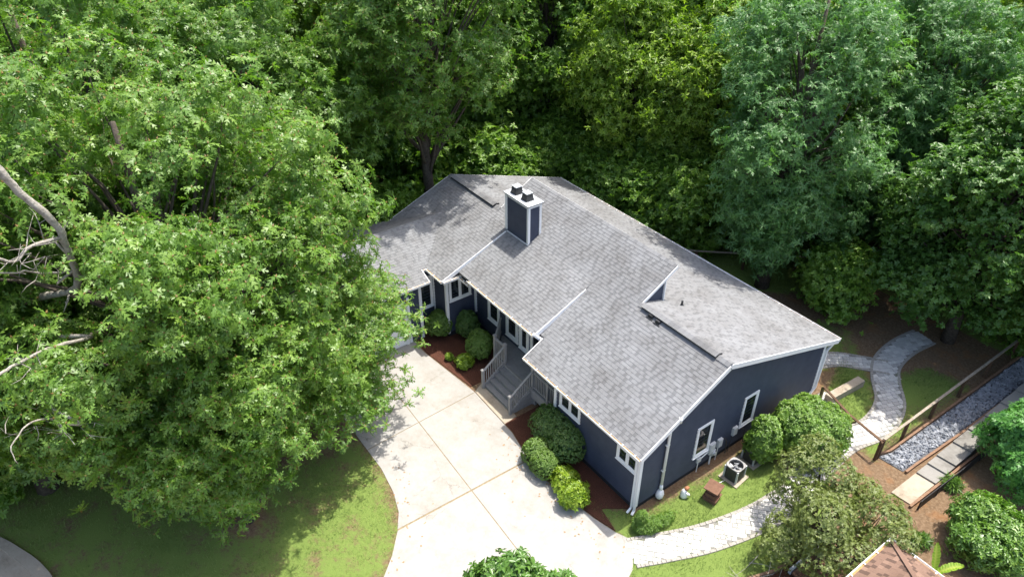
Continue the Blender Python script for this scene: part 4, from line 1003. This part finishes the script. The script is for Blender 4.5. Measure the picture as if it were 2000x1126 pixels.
# ------------------------------------------------------------------ paver paths
def offset_line(line, d):
    out = []
    for i, p in enumerate(line):
        a = np.array(line[max(i-1, 0)]); b_ = np.array(line[min(i+1, len(line)-1)]); t = b_-a; t /= np.linalg.norm(t); out.append((p[0]-t[1]*d, p[1]+t[0]*d))
    return out
PV = np_mesh('paver', [(-.5, -.5, -.5), (.5, -.5, -.5), (.5, .5, -.5), (-.5, .5, -.5), (-.46, -.44, .5), (.46, -.44, .5), (.46, .44, .5), (-.46, .44, .5), (-.5, -.5, .3), (.5, -.5, .3), (.5, .5, .3), (-.5, .5, .3)],
             [(4, 5, 6, 7), (8, 9, 5, 4), (9, 10, 6, 5), (10, 11, 7, 6), (11, 8, 4, 7), (0, 1, 9, 8), (1, 2, 10, 9), (2, 3, 11, 10), (3, 0, 8, 11)], 'paver')
PVB = PV.copy(); PVB.materials.clear(); PVB.materials.append(MATS['paver_border'])
def paver_path(line, width, ang, label, start_cap=False, size=(.29, .195)):
    line = smooth_line(line, 8); L0, R0 = offset_line(line, width/2), offset_line(line, -width/2); poly = L0+R0[::-1]
    m = MB()
    for i in range(len(line)-1): m.prism([L0[i], L0[i+1], R0[i+1], R0[i]], -.1, .014)
    pth = m.build('paver_path', 'sand_joint'); tag(pth, label, kind='structure')
    inn = offset_line(line, width/2-.13)+offset_line(line, -width/2+.13)[::-1]
    c, s = math.cos(ang), math.sin(ang); xs = [p[0] for p in poly]; ys = [p[1] for p in poly]; cx, cy = np.mean(xs), np.mean(ys); r = random.Random(3); n = 0
    rows = int(9/size[1])
    for j in range(-rows, rows):
        a = -9.0+(j % 2)*size[0]*.5
        while a < 9:
            ln = r.choice((size[0], size[0], size[1])); u = a+ln/2; v = j*size[1]; a += ln; x, y = cx+c*u-s*v, cy+s*u+c*v
            if inpoly([x], [y], inn)[0]:
                o = link(bpy.data.objects.new('paver', PV), pth); o.location = (x, y, .012); o.rotation_euler = (r.uniform(-.012, .012), r.uniform(-.012, .012), ang); o.scale = (ln-.012, size[1]-.012, .045+r.uniform(-.006, .006)); n += 1
    for e in (offset_line(line, width/2-.065), offset_line(line, -width/2+.065)):
        acc = 0.0
        for i in range(len(e)-1):
            a = np.array(e[i]); b_ = np.array(e[i+1]); d = b_-a; l = np.linalg.norm(d); k = max(1, round(l/.22))
            for q in range(k):
                p = a+d*(q+.5)/k; o = link(bpy.data.objects.new('border_paver', PVB), pth); o.location = (p[0], p[1], .02); o.rotation_euler = (0, 0, math.atan2(d[1], d[0])); o.scale = (l/k-.012, .125, .05); n += 1
    return pth
paver_path([(1.25, -1.3), (1.75, -.2), (2.35, 1.3), (2.85, 3.4), (3.0, 5.4)], 1.2, .75, 'pale paver path from the driveway past the lawn strip')
paver_path([(2.9, 5.9), (2.55, 7.6), (2.45, 9.2), (2.75, 10.9), (2.35, 12.6), (1.35, 13.9), (.75, 15.0), (.55, 16.6), (.7, 18.2)], 1.25, 1.2, 'grey paver path winding behind the wooden rail to the trees')
paver_path([(1.0, 14.75), (.1, 14.1), (-.8, 13.3), (-1.3, 12.2), (-1.6, 10.95)], 1.05, .9, 'grey paver branch path curving to the rear house corner')
m = MB(); m.prism([(.15, 9.0), (1.55, 8.7), (1.5, 10.3), (.35, 11.2), (.15, 10.9)], -.1, .012); pt = m.build('patio', 'sand_joint'); tag(pt, 'small square paver patio at the rear corner of the gable wall', kind='structure')
for i in range(6):
    for j in range(9):
        x, y = .3+i*.21, 9.0+j*.24
        if inpoly([x], [y], [(.15, 9.0), (1.55, 8.7), (1.5, 10.3), (.35, 11.2), (.15, 10.9)])[0]:
            o = link(bpy.data.objects.new('paver', PV), pt); o.location = (x, y, .012); o.scale = (.195, .225, .045)
# concrete bench / edging block
P0, P1 = G(1618, 778, .2), G(1658, 746, .2)
bk = root('stone_bench', (P0[0], P0[1], 0), 'low grey concrete bench block on the grass by the patio', 'bench')
one('block', 'old_concrete', bk, (P0[0], P0[1], 0), lambda m: m.bar((P0[0], P0[1], .16), (P1[0]+.25, P1[1]+.5, .16), .36, .36))

# ------------------------------------------------------------------ drainage bed, steps, fences at right
lb = [(3.9, 10.1), (3.95, 12), (4.0, 14), (4.05, 16), (4.1, 18.2), (4.15, 21)]; rb = [(4.75, 10.3), (4.85, 12), (4.95, 14), (5.0, 16), (5.05, 18.2), (5.1, 21)]
bedp = [(3.7, 9.5)]+lb+rb[::-1]+[(4.7, 9.6)]
m = MB(); m.prism(bedp, -.1, .03); rbed = m.build('rock_bed', 'rock_base'); tag(rbed, 'drainage bed of blue grey broken stones', kind='structure')
def rock_mesh(seed):
    r = np.random.default_rng(seed); t = (1+5**.5)/2
    V = np.array([(-1, t, 0), (1, t, 0), (-1, -t, 0), (1, -t, 0), (0, -1, t), (0, 1, t), (0, -1, -t), (0, 1, -t), (t, 0, -1), (t, 0, 1), (-t, 0, -1), (-t, 0, 1)])/1.9
    Fc = [(0, 11, 5), (0, 5, 1), (0, 1, 7), (0, 7, 10), (0, 10, 11), (1, 5, 9), (5, 11, 4), (11, 10, 2), (10, 7, 6), (7, 1, 8), (3, 9, 4), (3, 4, 2), (3, 2, 6), (3, 6, 8), (3, 8, 9), (4, 9, 5), (2, 4, 11), (6, 2, 10), (8, 6, 7), (9, 8, 1)]
    return V*r.uniform(.6, 1.25, (12, 1))*np.array((1, .8, .6)), Fc
RK = [rock_mesh(i) for i in range(6)]; RKM = [np_mesh('stone', v, f, 'rock') for v, f in RK]
r = np.random.default_rng(8); pts = []
for i in range(4200):
    x, y = r.uniform(3.7, 5.1), r.uniform(9.5, 20.8)
    if inpoly([x], [y], bedp)[0] and pdist(np.array([x]), np.array([y]), bedp)[0] > .06: pts.append((x, y, r.uniform(.035, .095)))
pts.sort(key=lambda p: -p[2]/np.linalg.norm(np.array((p[0], p[1], 0))-CAM)); mb = MB()
for i, (x, y, s) in enumerate(pts):
    k = i % 6
    if i < 300:
        o = link(bpy.data.objects.new('stone', RKM[k]), rbed); o.location = (x, y, .05+s*.2); o.rotation_euler = tuple(r.uniform(0, 6.28, 3)); o.scale = (s, s, s)
    else:
        M_ = np.array(Matrix.Rotation(r.uniform(0, 6.28), 3, 'Z') @ Matrix.Rotation(r.uniform(0, 6.28), 3, 'X')); mb.add((RK[k][0]*s) @ M_.T+np.array((x, y, .045)), RK[k][1], r.random())
o = mb.build('stones', 'rock', rbed); o['kind'] = 'stuff'
def edging(line, label):
    t = root('timber_edging', (line[0][0], line[0][1], 0), label, 'edging')
    for a, b_ in zip(line[:-1], line[1:]): one('timber', 'timber_edge', t, (line[0][0], line[0][1], 0), lambda m: m.bar((a[0], a[1], .05), (b_[0], b_[1], .05), .09, .16))
edging([(3.62, 9.5)]+[(x-.06, y) for x, y in lb], 'brown timber edging on the fence side of the stone bed'); edging([(4.8, 9.6)]+[(x+.07, y) for x, y in rb], 'brown timber edging between the stone bed and the stone steps')
ST = root('garden_steps', (5.3, 10, 0), 'long flight of shallow weathered stone garden steps', 'steps')
ylist = [8.3, 9.9, 10.6, 11.2, 12.3, 13.4, 14.6, 15.8, 17.0, 18.4]
for i in range(len(ylist)-1):
    y0, y1 = ylist[i], ylist[i+1]; x0 = 5.02+(y0-8.3)*.02; dx = .02*(y1-y0)
    if i == 0: x0 = 5.0
    one('step_slab', 'step_stone' if i else 'old_concrete', ST, (5.3, 10, 0), lambda m: m.prism([(x0, y0), (x0+.72, y0+.05), (x0+.72+dx, y1+.05), (x0+dx, y1)], -.1, .05+.075*i))
edging([(5.78, 8.2), (5.85, 10), (5.9, 12), (5.98, 14), (6.05, 16)], 'brown timber edging between the stone steps and the black barrier')
bl = [(5.98, 8.35), (6.02, 9.5), (6.08, 11), (6.1, 12.5), (6.2, 14.2)]; BB = root('barrier', (bl[0][0], bl[0][1], 0), 'low black sheet barrier along the stone steps', 'barrier')
for a, b_ in zip(bl[:-1], bl[1:]):
    one('sheet', 'black_sheet', BB, (bl[0][0], bl[0][1], 0), lambda m: m.bar((a[0], a[1], .2), (b_[0], b_[1], .2), .03, .46)); one('stake', 'dark_metal', BB, (bl[0][0], bl[0][1], 0), lambda m: m.bar((a[0]+.03, a[1]+.03, -.1), (a[0]+.03, a[1]+.03, .5), .03, .03))
# wooden rail fence along the stone bed
def fence(name, posts, label, rails=(.95,), mat='fence_wood', pw=.105, ph=1.0, railmat=None, first_mat=None, wires=()):
    p0 = posts[0]; t = root(name, (p0[0], p0[1], 0), label, 'fence'); o0 = (p0[0], p0[1], 0)
    for i, p in enumerate(posts): one('post', first_mat if (i == 0 and first_mat) else mat, t, o0, lambda m: m.box(p[0]-pw/2, p[0]+pw/2, p[1]-pw/2, p[1]+pw/2, -.1, ph))
    for a, b_ in zip(posts[:-1], posts[1:]):
        for z in rails: one('rail', railmat or mat, t, o0, lambda m: m.bar((a[0], a[1], z+.07), (b_[0], b_[1], z+.07), .1, .04))
        for z in wires: one('wire', 'dark_metal', t, o0, lambda m: m.bar((a[0], a[1], z), (b_[0], b_[1], z), .006, .006))
    return t
fg = fence('rail_fence', [(.55, 10.15), (2.15, 9.55), (3.72, 9.28)], 'brown wooden rail with a braced post across the paver path', first_mat='mossy_wood')
def brace(m): m.bar((2.15, 9.55, .35), (1.6, 9.75, .9), .07, .07); m.bar((2.15, 9.55, .5), (2.5, 9.45, .95), .07, .07); m.box(1.95, 2.35, 9.35, 9.75, .02, .1)
one('brace', 'fence_wood', fg, (.55, 10.15, 0), brace)
fence('rail_fence', [(3.72, 9.45), (3.74, 11.1), (3.76, 13.2), (3.78, 15.4), (3.8, 17.6), (3.82, 20)], 'dark post fence with weathered top rail along the stone bed', railmat='weathered_wood', wires=(.3, .6))
fence('rail_fence', [(-12, 11.9+.2), (-9.9, 13.9), (-8.2, 15.8), (-6.4, 17.8), (-4.7, 19.7), (-3.0, 21.6), (-1.2, 23.6), (.8, 25.6)], 'far rear boundary fence with pale top rail behind the house', railmat='weathered_wood', wires=(.3, .6), ph=.98)

# ------------------------------------------------------------------ things beside the gable wall
def ac(x, y, rot, label, s=.62, h=.70):
    t = root('air_conditioner', (x, y, 0), label, 'air conditioner'); t.rotation_euler[2] = rot
    def loop(rad, z, n=24, e=4): return [(s/2*rad*np.sign(math.cos(a))*abs(math.cos(a))**(2/e), s/2*rad*np.sign(math.sin(a))*abs(math.sin(a))**(2/e), z) for a in np.linspace(0, 2*PI, n, endpoint=False)]
    def skin(rings, cap=False):
        V = sum(rings, []); n = len(rings[0]); Fc = [(i*n+k, i*n+(k+1) % n, (i+1)*n+(k+1) % n, (i+1)*n+k) for i in range(len(rings)-1) for k in range(n)]
        if cap: Fc.append(tuple(range((len(rings)-1)*n, len(rings)*n)))
        return V, Fc
    one('pad', 'old_concrete', t, (0, 0, 0), lambda m: m.box(-.41, .41, -.41, .41, -.05, .05))
    m = MB(); m.add(*skin([loop(.94, .06), loop(.94, h-.06)])); 
    m.build('coil_body', 'dark_metal', t)
    m = MB()
    for k in range(9): z = .12+k*.066; m.add(*skin([loop(.955, z), loop(.97, z+.012), loop(.955, z+.024)]))
    m.build('louver', 'dark_metal', t)
    for cx in (-1, 1):
        for cy in (-1, 1): one('corner_post', 'steel_grey', t, (0, 0, 0), lambda m: m.box(cx*s*.43-.03, cx*s*.43+.03, cy*s*.43-.03, cy*s*.43+.03, .06, h-.05))
    circ = [(s*.435*math.cos(a), s*.435*math.sin(a), h-.02) for a in np.linspace(0, 2*PI, 24, endpoint=False)]
    m = MB(); m.add(*skin([loop(.98, h-.05), loop(1.0, h-.02), loop(.97, h), circ, [(x_*.98, y_, h-.1) for x_, y_, _ in circ]])); m.build('top_rim', 'rail_paint', t, smooth=False)
    m = MB(); m.tube([(0, 0, h-.25), (0, 0, h-.24)], .3, 20); m.build('fan_well', 'dark_metal', t)
    m = MB()
    for k in range(4):
        a = k*PI/2+.4; q = [(math.cos(a+d_)*rr, math.sin(a+d_)*rr, h-.15+zz) for d_, rr, zz in ((-.1, .05, 0), (-.42, .26, .03), (.42, .26, -.03), (.1, .05, 0))]; m.add(q, [(0, 1, 2, 3)])
    m.tube([(0, 0, h-.2), (0, 0, h-.1)], .07, 12); m.build('fan', 'cap_metal', t)
    m = MB()
    for k in range(7):
        rr = .05+k*.04; pts = [(rr*math.cos(a), rr*math.sin(a), h-.025) for a in np.linspace(0, 2*PI, 21)]; m.tube(pts, .004, 4, False)
    for k in range(6): a = k*PI/6; m.tube([(math.cos(a)*.29, math.sin(a)*.29, h-.02), (-math.cos(a)*.29, -math.sin(a)*.29, h-.02)], .004, 4)
    m.build('grille', 'dark_metal', t)
P = G(1436, 915, .45); ac(P[0], P[1], .1, 'dark air conditioner unit with pale rim and fan grille on the grass')
P = G(1462, 890, .45); ac(P[0]-.05, P[1]+.35, .0, 'second air conditioner unit tucked behind the upright bush')
# tiered wooden box
P = G(1392, 962, .3); TB = root('wooden_box', (P[0], P[1], 0), 'brown tiered wooden hive box on the lawn strip', 'box'); TB.rotation_euler[2] = .25
for z0, z1, w_ in ((.0, .2, .24), (.2, .40, .2), (.4, .56, .17)):
    one('tier', 'box_wood', TB, (0, 0, 0), lambda m: m.box(-w_, w_, -w_, w_, z0, z1-.02)); one('tier_ledge', 'box_wood', TB, (0, 0, 0), lambda m: m.box(-w_-.03, w_+.03, -w_-.03, w_+.03, z1-.02, z1))
one('lid', 'box_wood', TB, (0, 0, 0), lambda m: m.add([(-.28, -.28, .6), (.28, -.28, .6), (.28, .28, .62), (-.28, .28, .62), (-.28, -.28, .64), (.28, -.28, .64), (.28, .28, .66), (-.28, .28, .66)], [(0, 2, 3, 1)[::-1] if 0 else (3, 2, 1, 0), (4, 5, 6, 7), (0, 1, 5, 4), (1, 2, 6, 5), (2, 3, 7, 6), (3, 0, 4, 7)]))
# small garden ornament
P = G(1336, 962, .2); GO = root('garden_ornament', (P[0], P[1], 0), 'small white garden ornament with brown cap near the gable wall', 'ornament')
one('body', 'pvc', GO, (0, 0, 0), lambda m: m.tube([(0, 0, -.02), (0, 0, .06), (0, 0, .2), (0, 0, .32), (.02, 0, .42)], [.1, .14, .13, .1, .05], 12), True)
one('arm', 'pvc', GO, (0, 0, 0), lambda m: m.tube([(.08, 0, .28), (.17, .06, .24), (.15, .12, .12)], [.05, .045, .035], 8), True)
one('cap', 'terracotta', GO, (0, 0, 0), lambda m: m.tube([(.02, .02, .38), (.03, .05, .44), (.05, .12, .47), (.06, .16, .45)], [.06, .085, .06, .03], 10), True)
# white edging strip near wall
one('garden_hose', 'pvc', None, (0, 0, 0), lambda m: m.tube([g2(*p)+(.03,) for p in ((1395, 948), (1415, 938), (1432, 936), (1445, 938))], .014, 6)).update_tag()
tag(bpy.data.objects['garden_hose'], 'thin pale hose lying in the grass before the air conditioner', 'hose')

# ------------------------------------------------------------------ gazebo and yard bits at the lower right
gx0, gy1, gs = 6.85, 3.95, 3.4; GZ = root('gazebo', (gx0+gs/2, gy1-gs/2, 0), 'gazebo with brown tiled hip roof and white gutters', 'gazebo'); og = (gx0+gs/2, gy1-gs/2, 0)
ap = (gx0+gs/2, gy1-gs/2, 3.55); cs = [(gx0, gy1, 2.62), (gx0+gs, gy1, 2.62), (gx0+gs, gy1-gs, 2.62), (gx0, gy1-gs, 2.62)]
GR = bpy.data.objects.new('roof', None); link(GR, GZ)
def off3(pts): return [tuple(np.array(p)-np.array(og)) for p in pts]
for i in range(4):
    a, b_ = cs[i], cs[(i+1) % 4]; d = np.array(b_)-np.array(a)
    roof_plane('roof_slope', off3([a, b_, ap]), d, .05, course=.16, seed=20+i, mat='shingle_brown', parent=GZ)
for i in range(4):
    a, b_ = np.array(cs[i]), np.array(cs[(i+1) % 4]); mid = (a+b_)/2-np.array(ap); o_ = np.array((mid[0], mid[1], 0)); o_ /= np.linalg.norm(o_); d = (b_-a)/np.linalg.norm(b_-a)
    gutter(off3([a-d*.1])[0], off3([b_+d*.1])[0], o_, GZ); one('hip_cap', 'shingle_brown', GZ, og, lambda m: m.bar(tuple(a+np.array((0, 0, .03))), (ap[0], ap[1], ap[2]+.03), .14, .03))
    one('post', 'fence_wood', GZ, og, lambda m: m.box(a[0]-.06+(.25 if a[0] < 8 else -.25), a[0]+.06+(.25 if a[0] < 8 else -.25), a[1]-.06+(.25 if a[1] < 2 else -.25), a[1]+.06+(.25 if a[1] < 2 else -.25), -.1, 2.6))
bpy.data.objects.remove(GR)
# timber platform beside the gazebo
PF = root('timber_platform', (5.6, 3.6, 0), 'weathered timber platform with brown edge boards below the crape myrtle', 'platform')
for i in range(7): one('plank', 'box_wood', PF, (5.6, 3.6, 0), lambda m: m.box(5.0+i*.2, 5.19+i*.2, 2.4, 4.3, .1, .2))
one('edge_board', 'steel_grey', PF, (5.6, 3.6, 0), lambda m: m.box(4.86, 4.96, 2.4, 4.4, -.05, .24)); one('edge_board', 'timber_edge', PF, (5.6, 3.6, 0), lambda m: m.box(4.96, 6.4, 4.32, 4.42, -.05, .3))
# brick edging and bare bed
edging([(2.5, -2.6), (3.3, -.9), (4.1, .6), (4.6, 2.1), (4.7, 3.4)], 'reddish edging strip between the lawn and the twig bed')
TW = root('brush_pile', (4.8, .6, 0), 'pile of bare grey brush sticks in the dark bed', 'brush pile'); r = np.random.default_rng(77); m = MB()
for i in range(90):
    c = np.array((4.9+r.normal()*.45, .6+r.normal()*.8, .03+abs(r.normal())*.12)); d = np.array((r.normal(), r.normal(), r.normal()*.15)); d /= np.linalg.norm(d); l = r.uniform(.25, .7); m.tube([c-d*l, c+r.normal(size=3)*.04, c+d*l], [.012, .01, .004], 4)
o = m.build('sticks', 'pale_bark', TW, (4.8, .6, 0)); o['kind'] = 'stuff'
m = MB(); m.prism([(2.6, -2.7), (3.4, -.95), (4.2, .55), (4.66, 2.1), (4.76, 3.3), (6.5, 4.6), (9, 4), (8, -3)], -.05, .02); tag(m.build('mulch_bed', 'mulch'), 'dark bed with brush sticks near the gazebo', kind='structure')
BF = root('iron_fence', (6.2, 4.9, 0), 'black iron picket fence panel beside the gazebo roof', 'fence')
for i in range(12): one('picket', 'dark_metal', BF, (6.2, 4.9, 0), lambda m: m.bar((5.9+i*.06, 4.75+i*.1, -.05), (5.9+i*.06, 4.75+i*.1, 1.0), .02, .02))
for z in (.15, .85): one('rail', 'dark_metal', BF, (6.2, 4.9, 0), lambda m: m.bar((5.88, 4.72, z), (6.58, 5.88, z), .03, .03))
m = MB(); m.prism([g2(*p) for p in ((1962, 1108), (2005, 1062), (2300, 1000), (2300, 1300), (1980, 1240))], -.1, .03); tag(m.build('pavement', 'asphalt'), 'grey paved corner beyond the laurel bush', kind='structure')

# ------------------------------------------------------------------ grass blades on the lawns
def grass():
    r = np.random.default_rng(99); X, Y = [], []
    block = [drive_poly, [(-13.3, -1.7), (-9, -1.3), (-9, 1.5), (-13.3, 1.5)], arc+[tuple(ctr)]]
    for k, P in lawns.items():
        A = np.array(P); n = {'left': 40000, 'side': 20000, 'island': 5000, 'yard': 6000, 'back': 9000, 'far': 1200}[k]
        x = r.uniform(max(A[:, 0].min(), -20), min(A[:, 0].max(), 7), n); y = r.uniform(max(A[:, 1].min(), -20), A[:, 1].max(), n)
        ok = inpoly(x, y, P)
        for b_ in block: ok &= ~inpoly(x, y, b_)
        bare = G(475, 1005); ok &= ~(np.hypot((x-bare[0])/1.1, (y-bare[1])/.8) < r.uniform(.4, 1.5, n))
        pat = np.sin(x*.9+1.7*np.sin(y*.6))+np.sin(y*1.3+1.4*np.sin(x*.8+2))+.8*np.sin(x*2.9+y*2.1)+.6*np.sin(x*5.3-y*4.1); ok &= r.random(n) < np.clip(.62+.3*pat, .06, 1)
        ok &= ~((x > -17.5) & (x < .06) & (y > -.1) & (y < 10.4)); X.append(x[ok]); Y.append(y[ok])
    x, y = np.concatenate(X), np.concatenate(Y); n = len(x)
    v, f, t = [], [], []
    base = []
    for _ in range(5):
        V = []; Fc = []; T = []
        for b_ in range(3):
            a = r.uniform(0, 6.28); h = r.uniform(.03, .085); l = r.uniform(.02, .06); ox, oy = r.normal(size=2)*.03; w = .007
            o_ = len(V); V += [(ox-w*math.sin(a), oy+w*math.cos(a), 0), (ox+w*math.sin(a), oy-w*math.cos(a), 0), (ox+l*math.cos(a), oy+l*math.sin(a), h)]; Fc.append((o_, o_+1, o_+2)); T += [r.uniform(-.2, .2)]*3
        base.append((np.array(V), np.array(Fc), np.array(T)))
    pos = np.stack([x, y, np.zeros(n)], 1); nz = np.tile(np.array((0, 0, 1.)), (n, 1))+r.normal(size=(n, 3))*.05
    tint = .45+.25*np.sin(x*1.3+np.sin(y*.9)*2)*np.sin(y*1.1+1)*.6+r.normal(size=n)*.08
    V, Fc, T = scatter(r, pos, nz, base, 1.0, tint); o = link(bpy.data.objects.new('lawn_grass', np_mesh('lawn_grass', V, Fc, 'grass_blade', T)))
    tag(o, 'short mown lawn grass around the driveway and house', 'grass', kind='stuff')
grass()

# ------------------------------------------------------------------ fallen leaves on the hard surfaces
r = np.random.default_rng(55); n = 260; e = np.array(left_edge[1:9]+right_edge[4:13]); k = r.integers(0, len(e), n)
pos = np.stack([e[k, 0]+r.normal(size=n)*.8, e[k, 1]+r.normal(size=n)*.6, np.full(n, .03)], 1); pos = pos[inpoly(pos[:, 0], pos[:, 1], drive_poly)]
V, Fc, T = scatter(r, pos, np.tile(np.array((0, 0, 1.)), (len(pos), 1))+r.normal(size=pos.shape)*.1, [(leaf_simple(.09, .045)[0], leaf_simple(.09, .045)[1], np.zeros(4))], 1.0, np.full(len(pos), .5))
o = link(bpy.data.objects.new('fallen_leaves', np_mesh('fallen_leaves', V, Fc, 'gutter_debris', T))); tag(o, 'scattered dry leaves along the driveway edges', 'leaves', kind='stuff')
